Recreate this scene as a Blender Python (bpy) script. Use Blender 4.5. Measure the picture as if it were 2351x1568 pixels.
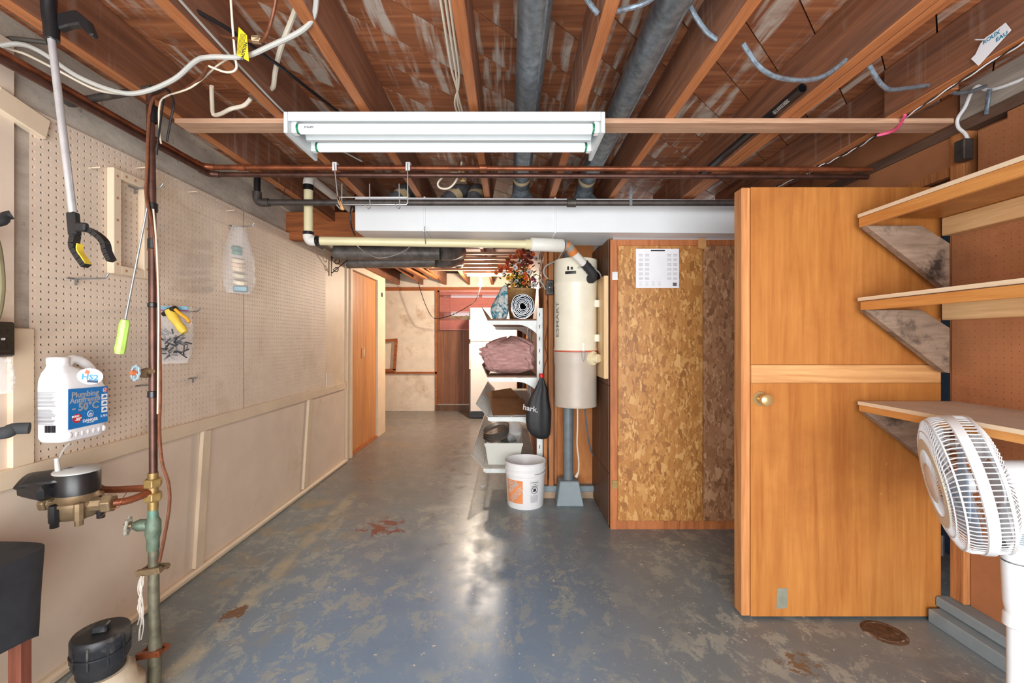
import bpy, bmesh, math, random
import numpy as np
from mathutils import Vector, Matrix, Euler
random.seed(7)
for o in list(bpy.data.objects): bpy.data.objects.remove(o)
SC = bpy.context.scene
COL = SC.collection
V = Vector
PI = math.pi
# ---------------------------------------------------------------- camera
F, U0, V0, HC = 1020.0, 1168.0, 780.0, 1.22       # focal length in px, principal point, eye height
cam = bpy.data.cameras.new('camera'); camo = bpy.data.objects.new('camera', cam); COL.objects.link(camo)
cam.sensor_fit = 'HORIZONTAL'; cam.sensor_width = 36.0; cam.lens = F / 2351 * 36.0
cam.shift_x = (1175.5 - U0) / 2351; cam.shift_y = -(784 - V0) / 2351
cam.clip_start = 0.02; cam.clip_end = 200
camo.location = (0, 0, HC); camo.rotation_euler = (PI / 2, 0, 0)
SC.camera = camo
# ---------------------------------------------------------------- light
SC.view_settings.view_transform = 'Standard'; SC.view_settings.look = 'None'
SC.view_settings.gamma = 1.0; SC.view_settings.use_curve_mapping = False
SC.view_settings.exposure = 1.15
w = bpy.data.worlds.new('world'); SC.world = w; w.use_nodes = True
w.node_tree.nodes['Background'].inputs[0].default_value = (0.95, 0.975, 1.0, 1)
w.node_tree.nodes['Background'].inputs[1].default_value = 1.15
def area_lamp(name, loc, target, sx, sy, power, col):
    l = bpy.data.lights.new(name, 'AREA'); l.shape = 'RECTANGLE'; l.size = sx; l.size_y = sy; l.energy = power; l.color = col
    o = bpy.data.objects.new(name, l); COL.objects.link(o); o.location = loc
    o.rotation_euler = (V(target) - V(loc)).to_track_quat('-Z', 'Y').to_euler(); return o
area_lamp('rear_fill_light', (-0.1, -1.35, 1.0), (0.0, 3.0, 1.45), 3.0, 1.7, 66, (0.98, 0.99, 1.0))  # added soft fill behind the camera, tilted up to lift the ceiling
def point_lamp(name, loc, power, col, r):
    l = bpy.data.lights.new(name, 'POINT'); l.energy = power; l.color = col; l.shadow_soft_size = r
    o = bpy.data.objects.new(name, l); COL.objects.link(o); o.location = loc; return o
# ---------------------------------------------------------------- pixel helpers (a pixel gives a direction; depth from what it touches)
def P(px, py, d): return V(((px - U0) / F * d, d, HC - (py - V0) / F * d))
def PX(px, py, X): return P(px, py, X * F / (px - U0))
def PZ(px, py, Z): return P(px, py, (HC - Z) * F / (py - V0))
# ---------------------------------------------------------------- mesh builder
class MB:
    def __init__(s): s.v = []; s.f = []
    def add(s, vs, fs):
        n = len(s.v); s.v += [tuple(p) for p in vs]; s.f += [tuple(i + n for i in f) for f in fs]; return s
    def box(s, c, size, rot=None):
        hx, hy, hz = [a / 2 for a in size]
        pts = [V((x, y, z)) for x in (-hx, hx) for y in (-hy, hy) for z in (-hz, hz)]
        if rot is not None:
            m = rot if isinstance(rot, Matrix) else Euler(rot).to_matrix(); pts = [m @ p for p in pts]
        c = V(c)
        return s.add([p + c for p in pts], [(0,1,3,2),(4,6,7,5),(0,4,5,1),(2,3,7,6),(0,2,6,4),(1,5,7,3)])
    def span(s, a, b):
        a, b = V(a), V(b); return s.box((a + b) / 2, [abs(b[i] - a[i]) for i in range(3)])
    def bar(s, p0, p1, w, h, up=(0,0,1)):
        p0, p1 = V(p0), V(p1); d = (p1 - p0); L = d.length; d.normalize()
        up = V(up); sd = d.cross(up)
        if sd.length < 1e-4: sd = d.cross(V((1,0,0)))
        sd.normalize(); u = sd.cross(d)
        return s.box((p0 + p1) / 2, (L, w, h), Matrix((d, sd, u)).transposed())
    def tube(s, pts, r, n=10, caps=True, closed=False):
        pts = [V(p) for p in pts]; N = len(pts); rs = r if isinstance(r, (list, tuple)) else [r] * N
        T = []
        for i in range(N):
            a = pts[i - 1] if (i > 0 or closed) else pts[i]; b = pts[(i + 1) % N] if (i < N - 1 or closed) else pts[i]
            t = (b - a); T.append(t.normalized() if t.length > 1e-9 else V((0,0,1)))
        ref = V((0,0,1)) if abs(T[0].z) < .9 else V((1,0,0))
        nrm = (ref - T[0] * ref.dot(T[0])).normalized(); vs = []
        for i in range(N):
            nrm = (nrm - T[i] * nrm.dot(T[i]))
            nrm = nrm.normalized() if nrm.length > 1e-6 else T[i].orthogonal().normalized()
            bn = T[i].cross(nrm)
            k = 1.0
            if 0 < i < N - 1:
                c = (pts[i] - pts[i-1]).normalized().dot((pts[i+1] - pts[i]).normalized()); k = min(1.5, 1 / max(.3, math.sqrt(max(0, (1 + c) / 2))))
            for j in range(n):
                a = 2 * PI * j / n; vs.append(pts[i] + (nrm * math.cos(a) + bn * math.sin(a)) * rs[i] * (k if k < 1.2 else 1.2))
        fs = []
        for i in range(N if closed else N - 1):
            for j in range(n):
                a, b = i * n + j, i * n + (j + 1) % n; i2 = (i + 1) % N
                fs.append((a, b, i2 * n + (j + 1) % n, i2 * n + j))
        if caps and not closed: fs += [tuple(range(n - 1, -1, -1)), tuple((N - 1) * n + j for j in range(n))]
        return s.add(vs, fs)
    def lathe(s, prof, o=(0,0,0), axis=(0,0,1), n=20, a0=0, a1=2*PI):
        ax = V(axis).normalized(); u = ax.orthogonal().normalized() if abs(ax.z) < .99 else V((1,0,0)); v = ax.cross(u); o = V(o)
        full = abs(a1 - a0 - 2 * PI) < 1e-6; m = n if full else n + 1; vs = []
        for (r, z) in prof:
            for j in range(m):
                a = a0 + (a1 - a0) * j / n; vs.append(o + ax * z + (u * math.cos(a) + v * math.sin(a)) * max(r, 1e-5))
        fs = []
        for i in range(len(prof) - 1):
            for j in range(n):
                j2 = (j + 1) % m; fs.append((i*m + j, i*m + j2, (i+1)*m + j2, (i+1)*m + j))
        return s.add(vs, fs)
    def prism(s, poly, o, u, v, w):      # poly in (u,v), extruded along vector w
        o, u, v, w = V(o), V(u), V(v), V(w); n = len(poly)
        a = [o + u * p[0] + v * p[1] for p in poly]; b = [p + w for p in a]
        return s.add(a + b, [tuple(range(n - 1, -1, -1)), tuple(range(n, 2 * n))] + [(i, (i + 1) % n, n + (i + 1) % n, n + i) for i in range(n)])
    def ball(s, c, r, n=10, m=7, sc=(1,1,1)):
        c = V(c); vs = []; fs = []
        for i in range(m + 1):
            t = PI * i / m
            for j in range(n):
                p = 2 * PI * j / n; vs.append(c + V((math.sin(t) * math.cos(p) * sc[0], math.sin(t) * math.sin(p) * sc[1], math.cos(t) * sc[2])) * r)
        for i in range(m):
            for j in range(n): fs.append((i*n + j, i*n + (j+1) % n, (i+1)*n + (j+1) % n, (i+1)*n + j))
        return s.add(vs, fs)
    def grid(s, fn, nu, nv, closed_u=False):
        vs = [fn(i / nu, j / nv) for j in range(nv + 1) for i in range(nu + (0 if closed_u else 1))]; m = nu + (0 if closed_u else 1); fs = []
        for j in range(nv):
            for i in range(nu): fs.append((j*m + i, j*m + (i+1) % m, (j+1)*m + (i+1) % m, (j+1)*m + i))
        return s.add(vs, fs)
    def bake(s, name, mat, parent=None, smooth=False, bevel=0.0, origin=None, solid=0.0, sub=0):
        vs = np.array(s.v, dtype=float)
        if origin is None:
            lo, hi = vs.min(0), vs.max(0); origin = V(((lo[0] + hi[0]) / 2, (lo[1] + hi[1]) / 2, lo[2]))
        origin = V(origin)
        me = bpy.data.meshes.new(name); me.from_pydata((vs - np.array(origin)).tolist(), [], s.f); me.update()
        bm = bmesh.new(); bm.from_mesh(me); bmesh.ops.recalc_face_normals(bm, faces=bm.faces)
        if bevel > 0:
            es = [e for e in bm.edges if len(e.link_faces) == 2 and e.calc_face_angle(0) > .6]
            bmesh.ops.bevel(bm, geom=es, offset=bevel, segments=1, affect='EDGES', clamp_overlap=True)
        bm.to_mesh(me); bm.free()
        o = bpy.data.objects.new(name, me); COL.objects.link(o)
        for m_ in (mat if isinstance(mat, (list, tuple)) else [mat]): me.materials.append(m_)
        if smooth:
            me.polygons.foreach_set('use_smooth', [True] * len(me.polygons)); me.set_sharp_from_angle(angle=math.radians(42))
        put(o, origin, parent)
        if solid: md = o.modifiers.new('solid', 'SOLIDIFY'); md.thickness = solid; md.offset = 0
        if sub: md = o.modifiers.new('sub', 'SUBSURF'); md.levels = sub; md.render_levels = sub
        return o
LOC = {}
def put(o, origin, parent):
    LOC[o.name] = V(origin)
    if parent is not None: o.parent = parent; o.location = V(origin) - LOC[parent.name]
    else: o.location = V(origin)
def thing(name, loc, label, cat, group=None):
    o = bpy.data.objects.new(name, None); o.empty_display_size = .05; COL.objects.link(o); put(o, V(loc), None)
    tag(o, label, cat, group); return o
def tag(o, label=None, cat=None, group=None, kind=None):
    if label: o['label'] = label
    if cat: o['category'] = cat
    if group: o['group'] = group
    if kind: o['kind'] = kind
    return o
def structure(o, label, cat): return tag(o, label, cat, kind='structure')
def smoothpts(pts, k=6):                     # Catmull-Rom through points
    pts = [V(p) for p in pts]; out = []
    for i in range(len(pts) - 1):
        p0, p1, p2, p3 = pts[max(i-1, 0)], pts[i], pts[i+1], pts[min(i+2, len(pts)-1)]
        for j in range(k):
            t = j / k; out.append(.5 * ((2*p1) + (p2-p0)*t + (2*p0-5*p1+4*p2-p3)*t*t + (3*p1-p0-3*p2+p3)*t**3))
    return out + [pts[-1]]
def wire(name, pts, r, mat, parent=None, n=8, k=6):
    return MB().tube(smoothpts(pts, k), r, n).bake(name, mat, parent, smooth=True)
def text(body, size, mat, o, right, up, parent, name='lettering', ext=0.0004, align='CENTER', shear=0, sx=1.0, bend=None, bold=0.0):
    c = bpy.data.curves.new('t', 'FONT'); c.body = body; c.size = size; c.extrude = ext; c.align_x = align; c.align_y = 'CENTER'; c.shear = shear; c.resolution_u = 2; c.offset = bold
    t = bpy.data.objects.new('t', c); COL.objects.link(t)
    dg = bpy.context.evaluated_depsgraph_get(); me = bpy.data.meshes.new_from_object(t.evaluated_get(dg)); bpy.data.objects.remove(t)
    r, u = V(right).normalized(), V(up).normalized(); nn = r.cross(u); o = V(o)
    vs = [v.co.copy() for v in me.vertices]; fs = [tuple(p.vertices) for p in me.polygons]; bpy.data.meshes.remove(me)
    if bend: vs = [bend(v.x * sx, v.y, v.z) for v in vs]
    else: vs = [o + r * v.x * sx + u * v.y + nn * v.z for v in vs]
    m = MB(); m.add(vs, fs); return m.bake(name, mat, parent)
def copy_tree(o, parent=None):
    c = o.copy(); COL.objects.link(c); c.parent = parent
    for ch in [k for k in bpy.data.objects if k.parent == o]: copy_tree(ch, c)
    return c
# ---------------------------------------------------------------- materials
def lin(r, g, b):
    f = lambda c: c / 12.92 if c <= .04045 else ((c + .055) / 1.055) ** 2.4
    return (f(r / 255), f(g / 255), f(b / 255), 1)
class Nt:
    def __init__(s, name):
        m = bpy.data.materials.new(name); m.use_nodes = True; s.m = m; s.t = m.node_tree; s.b = s.t.nodes['Principled BSDF']
        s.tc = s.t.nodes.new('ShaderNodeTexCoord'); s.co = s.tc.outputs['Object']
    def n(s, typ, **kw):
        x = s.t.nodes.new(typ)
        for k, v in kw.items(): setattr(x, k, v)
        return x
    def l(s, a, b): s.t.links.new(a, b)
    def rnd(s):
        oi = s.n('ShaderNodeObjectInfo'); mu = s.n('ShaderNodeVectorMath', operation='SCALE'); mu.inputs[0].default_value = (37, 51, 23); s.l(oi.outputs['Random'], mu.inputs[3])
        ad = s.n('ShaderNodeVectorMath', operation='ADD'); s.l(s.co, ad.inputs[0]); s.l(mu.outputs[0], ad.inputs[1]); s.co = ad.outputs[0]; s.rand = oi.outputs['Random']
    def map(s, scale=(1,1,1), rot=(0,0,0), loc=(0,0,0), co=None):
        x = s.n('ShaderNodeMapping'); x.inputs['Scale'].default_value = scale; x.inputs['Rotation'].default_value = rot; x.inputs['Location'].default_value = loc; s.l(co or s.co, x.inputs[0]); return x.outputs[0]
    def noise(s, co, scale=1, detail=4, rough=.6, dist=0):
        x = s.n('ShaderNodeTexNoise'); x.inputs['Scale'].default_value = scale; x.inputs['Detail'].default_value = detail; x.inputs['Roughness'].default_value = rough; x.inputs['Distortion'].default_value = dist; s.l(co, x.inputs['Vector']); return x.outputs[0]
    def ramp(s, fac, stops, interp='LINEAR'):
        x = s.n('ShaderNodeValToRGB'); r = x.color_ramp; r.interpolation = interp
        while len(r.elements) < len(stops): r.elements.new(.5)
        for e, (p, c) in zip(r.elements, stops): e.position = p; e.color = c if len(c) == 4 else (*c, 1)
        s.l(fac, x.inputs[0]); return x.outputs[0]
    def step(s, fac, a, b): return s.ramp(fac, [(a, (0,0,0,1)), (b, (1,1,1,1))])
    def mix(s, fac, a, b, mode='MIX'):
        x = s.n('ShaderNodeMix', data_type='RGBA', blend_type=mode)
        for sock, val in ((x.inputs[0], fac), (x.inputs[6], a), (x.inputs[7], b)):
            if isinstance(val, (int, float, tuple)): sock.default_value = val
            else: s.l(val, sock)
        return x.outputs[2]
    def mth(s, op, a, b=0, c=0):
        x = s.n('ShaderNodeMath', operation=op)
        for i, val in enumerate((a, b, c)):
            if isinstance(val, (int, float)): x.inputs[i].default_value = val
            else: s.l(val, x.inputs[i])
        return x.outputs[0]
    def fin(s, col, rough=.6, metal=0, bump=None, bstr=.3, bdist=.002, spec=.5, alpha=None, trans=0):
        b = s.b
        if isinstance(col, tuple): b.inputs['Base Color'].default_value = col
        else: s.l(col, b.inputs['Base Color'])
        if isinstance(rough, (int, float)): b.inputs['Roughness'].default_value = rough
        else: s.l(rough, b.inputs['Roughness'])
        b.inputs['Metallic'].default_value = metal; b.inputs['Specular IOR Level'].default_value = spec
        if bump is not None:
            x = s.n('ShaderNodeBump'); x.inputs['Strength'].default_value = bstr; x.inputs['Distance'].default_value = bdist; s.l(bump, x.inputs['Height']); s.l(x.outputs[0], b.inputs['Normal'])
        if alpha is not None: b.inputs['Alpha'].default_value = alpha
        b.inputs['Transmission Weight'].default_value = trans
        return s.m
def plain(name, c, rough=.5, metal=0, var=.12, nscale=14, dirt=None, spec=.5, bstr=.08):
    t = Nt(name); t.rnd(); n1 = t.noise(t.co, nscale, 5); dk = tuple(x * (1 - var * 2) for x in c[:3]) + (1,); lt = tuple(min(1, x * (1 + var)) for x in c[:3]) + (1,)
    col = t.ramp(n1, [(.25, dk), (.7, lt)])
    if dirt: col = t.mix(t.step(t.noise(t.co, nscale * .35, 6, .7), .55, .75), col, dirt)
    return t.fin(col, rough, metal, n1, bstr, .001, spec)
def wood(name, c1, c2, axis='y', g=26, stretch=.06, rough=.6, rot=(0,0,0), blotch=None, bscale=2.2, bth=(.5,.75), knots=None, spec=.35):
    t = Nt(name); t.rnd(); sc = [1,1,1]; sc['xyz'.index(axis)] = stretch
    co = t.map(tuple(sc), rot); n1 = t.noise(co, g, 6, .62, .9); n2 = t.noise(co, g * 5, 3, .6, .3)
    f = t.mth('MULTIPLY_ADD', n2, .35, t.mth('MULTIPLY', n1, .75)); col = t.ramp(f, [(.32, c1), (.52, tuple((a+b)/2 for a, b in zip(c1, c2))), (.74, c2)])
    big = t.noise(t.map((1.5,1.5,1.5)), 1.6, 3); col = t.mix(t.mth('MULTIPLY', t.step(big, .4, .75), .35), col, c1)
    if blotch: col = t.mix(t.step(t.noise(t.map((1,1,1), rot), bscale, 6, .7), *bth), col, blotch)
    if knots: col = t.mix(t.mth('MULTIPLY', t.step(t.noise(t.map((1.6,1,.5)), 30, 3, .6), .72, .76), .6), col, knots)
    return t.fin(col, rough, 0, f, .18, .001, spec)
def glossyplastic(name, c, rough=.3, var=.04): return plain(name, c, rough, 0, var, 9, None, .5, .02)
def metalm(name, c, rough=.4, var=.15, nscale=20, dirt=None, met=.55): return plain(name, c, rough, met, var, nscale, dirt, .5, .1)
# ---------------------------------------------------------------- shared materials
JB = wood('joist_wood', lin(112,62,34), lin(196,120,68), 'y', 30, .05, .6, blotch=lin(92,66,52), bscale=2.5, bth=(.56,.8))
def mk_joist_side():
    t = Nt('joist_side'); t.rnd(); co = t.map((1,.05,1)); n1 = t.noise(co, 26, 6, .62, .9); col = t.ramp(n1, [(.3, lin(96,60,42)), (.55, lin(136,88,62)), (.75, lin(168,112,78))])
    st = t.step(t.noise(t.map((1, 1, .05)), 20, 3, .6), .56, .68); wm = t.step(t.noise(t.map((1,1,1)), 1.7, 4, .7), .45, .62); col = t.mix(t.mth('MULTIPLY', t.mth('MULTIPLY', st, wm), .5), col, lin(190,176,164))
    hz = t.step(t.noise(t.map((1,.6,1)), 2.2, 4), .42, .7); col = t.mix(t.mth('MULTIPLY', hz, .35), col, lin(142,116,104)); return t.fin(col, .62, 0, n1, .15, .001, .35)
JSIDE = mk_joist_side()
JEDGE = wood('joist_edge', lin(142,84,48), lin(198,128,80), 'y', 34, .05, .6)
def joist(x0, x1, y0, y1, z0, z1, par):
    o = MB().span((x0,y0,z0), (x1,y1,z1)).bake('joist', [JSIDE, JEDGE], par, bevel=.003)
    for p in o.data.polygons: p.material_index = 1 if p.normal.z < -.5 else 0
    return o
BEAMW = wood('beam_wood', lin(110,60,34), lin(190,112,60), 'x', 30, .05, .6)
STUDW = wood('stud_wood', lin(128,76,42), lin(206,138,84), 'z', 30, .05, .6)
PALEX = wood('pale_board_x', lin(150,110,84), lin(214,176,146), 'x', 30, .05, .65)
PINEY = wood('pine_y', lin(190,142,90), lin(236,200,150), 'y', 24, .05, .5)
PINEX = wood('pine_x', lin(178,120,70), lin(228,178,120), 'x', 24, .05, .5)
PLYR = wood('red_plywood', lin(140,78,42), lin(206,130,78), 'z', 22, .1, .5)
DOORW = wood('varnished_plywood', lin(154,90,40), lin(200,136,70), 'z', 13, .06, .36, blotch=lin(150,88,44), bscale=1.6, bth=(.5,.85), knots=lin(226,188,140))
CLOSETW = wood('birch_plywood', lin(176,112,62), lin(216,158,100), 'z', 12, .06, .4)
OLDW = wood('weathered_wood', lin(96,76,62), lin(170,146,126), 'x', 14, .15, .75, rot=(0,.6,0), blotch=lin(58,44,38), bscale=6, bth=(.52,.68))
DARKP = wood('dark_panelling', lin(70,48,34), lin(124,90,66), 'z', 20, .06, .5)
PANELW = wood('knotty_panelling', lin(92,54,34), lin(150,98,66), 'z', 20, .06, .5)
CREAM = plain('cream_paint', lin(228,210,190), .55, 0, .05, 4, lin(202,180,150))
CREAM2 = plain('cream_trim_paint', lin(226,206,178), .5, 0, .05, 6)
FARW = plain('stained_plaster', lin(228,214,196), .8, 0, .07, 6, lin(176,142,108), .3, .5)
BROWNB = plain('brown_hardboard', lin(172,114,76), .6, 0, .08, 7, lin(148,94,60))
BLUEP = plain('blue_paint', lin(40,84,130), .6)
BLACKP = glossyplastic('black_plastic', lin(28,28,30), .35)
BLACKR = plain('black_rubber', lin(36,36,38), .7)
WHITEP = glossyplastic('white_plastic', lin(240,241,242), .35)
WHITEM = plain('white_enamel', lin(238,240,242), .3, 0, .03, 6)
DUCTW = plain('white_duct_paint', lin(226,230,232), .4, 0, .03, 3)
GALV = metalm('galvanised_steel', lin(128,136,142), .42, .25, 30, lin(84,88,92))
GALVD = metalm('dark_galvanised_steel', lin(128,124,120), .5, .25, 18, lin(92,86,80), .3)
COPPER = metalm('old_copper', lin(150,86,56), .38, .25, 16, lin(84,54,42))
COPPERD = metalm('dark_copper', lin(92,62,52), .4, .25, 16, lin(64,46,40))
BRASS = metalm('old_brass', lin(168,140,86), .42, .25, 24, lin(112,100,74))
BRONZE = plain('dull_bronze', lin(150,128,98), .5, .6, .2, 24, lin(112,98,80))
IRON = metalm('black_iron', lin(84,78,74), .5, .2, 24, lin(58,50,46))
STEEL = metalm('bright_steel', lin(206,208,210), .28, .08)
CHROME = metalm('wire_chrome', lin(200,200,200), .22, .05)
def mk_concrete():
    t = Nt('concrete'); n1 = t.noise(t.map((1, .5, 1.6)), 6, 9, .74); n2 = t.noise(t.co, 34, 4)
    col = t.ramp(n1, [(.3, lin(164,156,144)), (.5, lin(198,190,176)), (.72, lin(222,214,200))])
    col = t.mix(t.step(n2, .62, .8), col, lin(112,106,98)); st = t.noise(t.map((1, 9, .4)), 2.5, 4)
    col = t.mix(t.mth('MULTIPLY', t.step(st, .62, .7), .5), col, lin(200,190,172)); return t.fin(col, .85, 0, n2, .5, .003, .3)
CONC = mk_concrete()
def mk_floor():
    t = Nt('painted_floor'); sp = t.n('ShaderNodeSeparateXYZ'); t.l(t.co, sp.inputs[0]); X, Y = sp.outputs[0], sp.outputs[1]
    n_big = t.noise(t.co, .9, 4, .6); col = t.ramp(n_big, [(.3, lin(112,122,124)), (.7, lin(136,148,154))])
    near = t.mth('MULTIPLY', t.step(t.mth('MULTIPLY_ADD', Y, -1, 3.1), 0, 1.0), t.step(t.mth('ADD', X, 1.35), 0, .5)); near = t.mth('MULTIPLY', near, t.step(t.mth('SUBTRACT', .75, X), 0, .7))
    col = t.mix(t.mth('MULTIPLY', near, .85), col, lin(124,150,178))  # cool daylight on the near floor, put into the paint colour
    wear = t.step(t.noise(t.map((1.3, 1, 1)), 7, 12, .8, .4), .51, .545); patch = t.step(t.noise(t.co, 1.3, 3), .38, .56)
    col = t.mix(t.mth('MULTIPLY', t.mth('MULTIPLY', wear, patch), .75), col, lin(170,174,164))
    col = t.mix(t.mth('MULTIPLY', t.step(t.noise(t.co, 2.2, 6, .7), .52, .62), t.step(t.mth('MULTIPLY_ADD', X, -1, -.75), 0, .5)), col, lin(160,148,122))
    far = t.step(t.mth('SUBTRACT', Y, 3.2), 0, 2.0); col = t.mix(t.mth('MULTIPLY', far, .65), col, lin(124,112,104))  # warm bulb light on the far floor, mixed into its colour
    line = t.step(t.mth('SUBTRACT', .05, t.mth('ABSOLUTE', t.mth('ADD', t.mth('MULTIPLY_ADD', t.noise(t.co, 5, 4), .08, X), 1.18))), 0, .03)
    line = t.mth('MULTIPLY', line, t.step(t.noise(t.map((1, 1, 1)), 6, 5, .7), .4, .55)); line = t.mth('MULTIPLY', line, t.step(t.mth('SUBTRACT', 3.6, Y), 0, .2))
    col = t.mix(t.mth('MULTIPLY', line, .8), col, lin(184,176,152))
    def spot(cx, cy, r, th, c, sc, col):
        vm = t.n('ShaderNodeVectorMath', operation='DISTANCE'); vm.inputs[1].default_value = (cx, cy, 0); t.l(t.co, vm.inputs[0])
        f = t.mth('MULTIPLY', t.step(t.mth('SUBTRACT', r, vm.outputs['Value']), 0, r), 1.0)
        f = t.step(t.mth('MULTIPLY', f, t.noise(t.co, sc, 8, .72)), th, th + .03); return t.mix(f, col, c)
    col = spot(-.82, 2.9, .75, .44, lin(134,72,58), 15, col); col = spot(-1.226, 1.98, .2, .38, lin(118,84,58), 22, col); col = spot(1.1, 1.66, .36, .44, lin(116,98,78), 20, col)
    col = spot(1.6, 1.86, .24, .45, lin(104,84,66), 18, col)
    sp1 = t.step(t.noise(t.co, 38, 3, .6), .665, .70); col = t.mix(sp1, col, lin(206,202,192))
    sp2 = t.step(t.noise(t.map((1, 3, 1), (0, 0, .7)), 30, 3, .6), .71, .73); col = t.mix(t.mth('MULTIPLY', sp2, .6), col, lin(196,194,186))
    rg = t.ramp(t.noise(t.co, 7, 5), [(.3, (.24,.24,.24)), (.7, (.42,.42,.42))])
    return t.fin(col, rg, 0, t.noise(t.co, 60, 5), .12, .001, .5)
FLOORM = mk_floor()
def mk_plank():
    t = Nt('subfloor_plank'); t.rnd(); R = (0, 0, -PI / 4); co = t.map((.06, 1, 1), R)   # grain runs along the 45 degree boards
    n1 = t.noise(co, 22, 6, .62, 1.2); col = t.ramp(n1, [(.3, lin(112,66,42)), (.55, lin(160,98,62)), (.75, lin(200,134,88))])
    col = t.mix(t.mth('MULTIPLY', t.rand, .45), col, lin(120,74,52))
    st = t.step(t.noise(t.map((1.0, .07, 1), R), 22, 3, .6), .50, .60); wm = t.step(t.noise(t.map((1,1,1)), 2.4, 5, .7), .40, .56)
    col = t.mix(t.mth('MULTIPLY', t.mth('MULTIPLY', st, wm), .8), col, lin(196,186,172)); return t.fin(col, .7, 0, n1, .2, .001, .3)
PLANKM = mk_plank()
def mk_osb(name, cs):
    t = Nt(name); t.rnd(); d = t.n('ShaderNodeVectorMath', operation='ADD'); nz = t.n('ShaderNodeTexNoise'); nz.inputs['Scale'].default_value = 9; t.l(t.co, nz.inputs['Vector'])
    sc = t.n('ShaderNodeVectorMath', operation='SCALE'); sc.inputs[3].default_value = .02; t.l(nz.outputs['Color'], sc.inputs[0]); t.l(t.co, d.inputs[0]); t.l(sc.outputs[0], d.inputs[1])
    def vor(s, rot, st):
        v = t.n('ShaderNodeTexVoronoi'); v.inputs['Scale'].default_value = s; t.l(t.map(st, rot, co=d.outputs[0]), v.inputs['Vector']); v.distance = 'MANHATTAN'; x = t.n('ShaderNodeSeparateColor'); t.l(v.outputs['Color'], x.inputs[0]); return x.outputs[0], x.outputs[1]
    a, b = vor(24, (0, .5, 0), (1.4, 1, .8)); c, e = vor(38, (0, -.9, 0), (1.6, 1, .7)); h, i_ = vor(62, (0, 1.3, 0), (1.8, 1, .7)); f = t.mix(t.step(e, .45, .46), c, h); f = t.mix(t.step(b, .62, .63), f, a)
    g = t.noise(t.map((1, 1, .12), (0, .4, 0)), 90, 4); col = t.ramp(f, [(0, cs[0]), (.35, cs[1]), (.75, cs[2]), (1, cs[3])]); col = t.mix(t.mth('MULTIPLY', g, .3), col, cs[0])
    return t.fin(col, .42, 0, f, .12, .001, .45)
OSB1 = mk_osb('strand_board', (lin(150,98,50), lin(182,124,64), lin(198,142,78), lin(224,176,112)))
OSB2 = mk_osb('strand_board_dull', (lin(128,88,60), lin(160,114,80), lin(178,132,96), lin(204,160,122)))
# ---------------------------------------------------------------- floor and ceiling
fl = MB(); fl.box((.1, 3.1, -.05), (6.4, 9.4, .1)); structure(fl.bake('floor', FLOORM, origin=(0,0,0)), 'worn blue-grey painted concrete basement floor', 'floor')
DARKC = plain('dark_subfloor', lin(70,44,30), .8)
ce = MB().span((-2.8,-1.6,2.314), (2.75,3.42,2.36)).span((-2.8,3.42,2.37), (2.75,7.9,2.42)).bake('ceiling', DARKC, origin=(0,0,2.3))
structure(ce, 'unfinished ceiling of joists and diagonal subfloor planks', 'ceiling')
def clip(poly, ax, lim, keep_less):
    out = []
    for i in range(len(poly)):
        a, b = poly[i], poly[(i+1) % len(poly)]; ia = (a[ax] <= lim) == keep_less; ib = (b[ax] <= lim) == keep_less
        if ia: out.append(a)
        if ia != ib: k = (lim - a[ax]) / (b[ax] - a[ax]); out.append((a[0] + (b[0]-a[0])*k, a[1] + (b[1]-a[1])*k))
    return out
c = -5.2; cstep = .2145
while c < 3.9:                               # boards lie along X - Y = c
    c1 = c + cstep - .0065
    poly = [(c - 3, -3), (c1 - 3, -3), (c1 + 7, 7), (c + 7, 7)]
    for ax, lim, less in ((0, -1.8, False), (0, 2.3, True), (1, -1.5, False), (1, 3.41, True)):
        poly = clip(poly, ax, lim, less)
        if len(poly) < 3: break
    if len(poly) >= 3:
        pz = random.uniform(0, .002)
        MB().prism(poly, (0,0,2.29 + pz), (1,0,0), (0,1,0), (0,0,.022)).bake('plank', PLANKM, ce)
    c += cstep
ZJ = 2.095
for (x0, x1, y0, y1) in ((-1.735,-1.695,-1.5,3.3), (-1.33,-1.29,-1.5,3.3), (-.92,-.88,-1.5,3.3), (-.571,-.533,-1.5,3.3), (-.151,-.115,-1.5,3.3), (.251,.289,-1.5,3.3), (.617,.655,-1.5,3.3),
                         (1.07,1.109,-1.5,3.3), (1.112,1.152,-1.5,3.3), (1.49,1.53,-1.5,1.765), (1.532,1.572,1.55,3.3)):
    joist(x0, x1, y0, y1, ZJ, 2.29, ce)
MB().span((-1.66,3.30,1.965), (.62,3.385,2.17)).bake('beam', BEAMW, ce, bevel=.004)
for x in np.arange(-2.3, .3, .4): joist(x, x+.04, 3.42, 7.6, 2.16, 2.36, ce)
for i, y in enumerate((4.75,5.05,5.32,5.6,5.85,6.1,6.36)):
    MB().span((-1.05 if i < 5 else -.6,y,2.135), (.24,y+.05,2.16)).bake('strapping', PALEX, ce)
for i, x in enumerate((-1.36,-1.2)): MB().bar((x-.05,4.7,2.145), (x+.1,6.7,2.145), .06, .03).bake('strapping', JB, ce)
MB().span((-1.62,5.5,2.115), (-.95,5.55,2.14)).bake('strapping', PALEX, ce)
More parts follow.
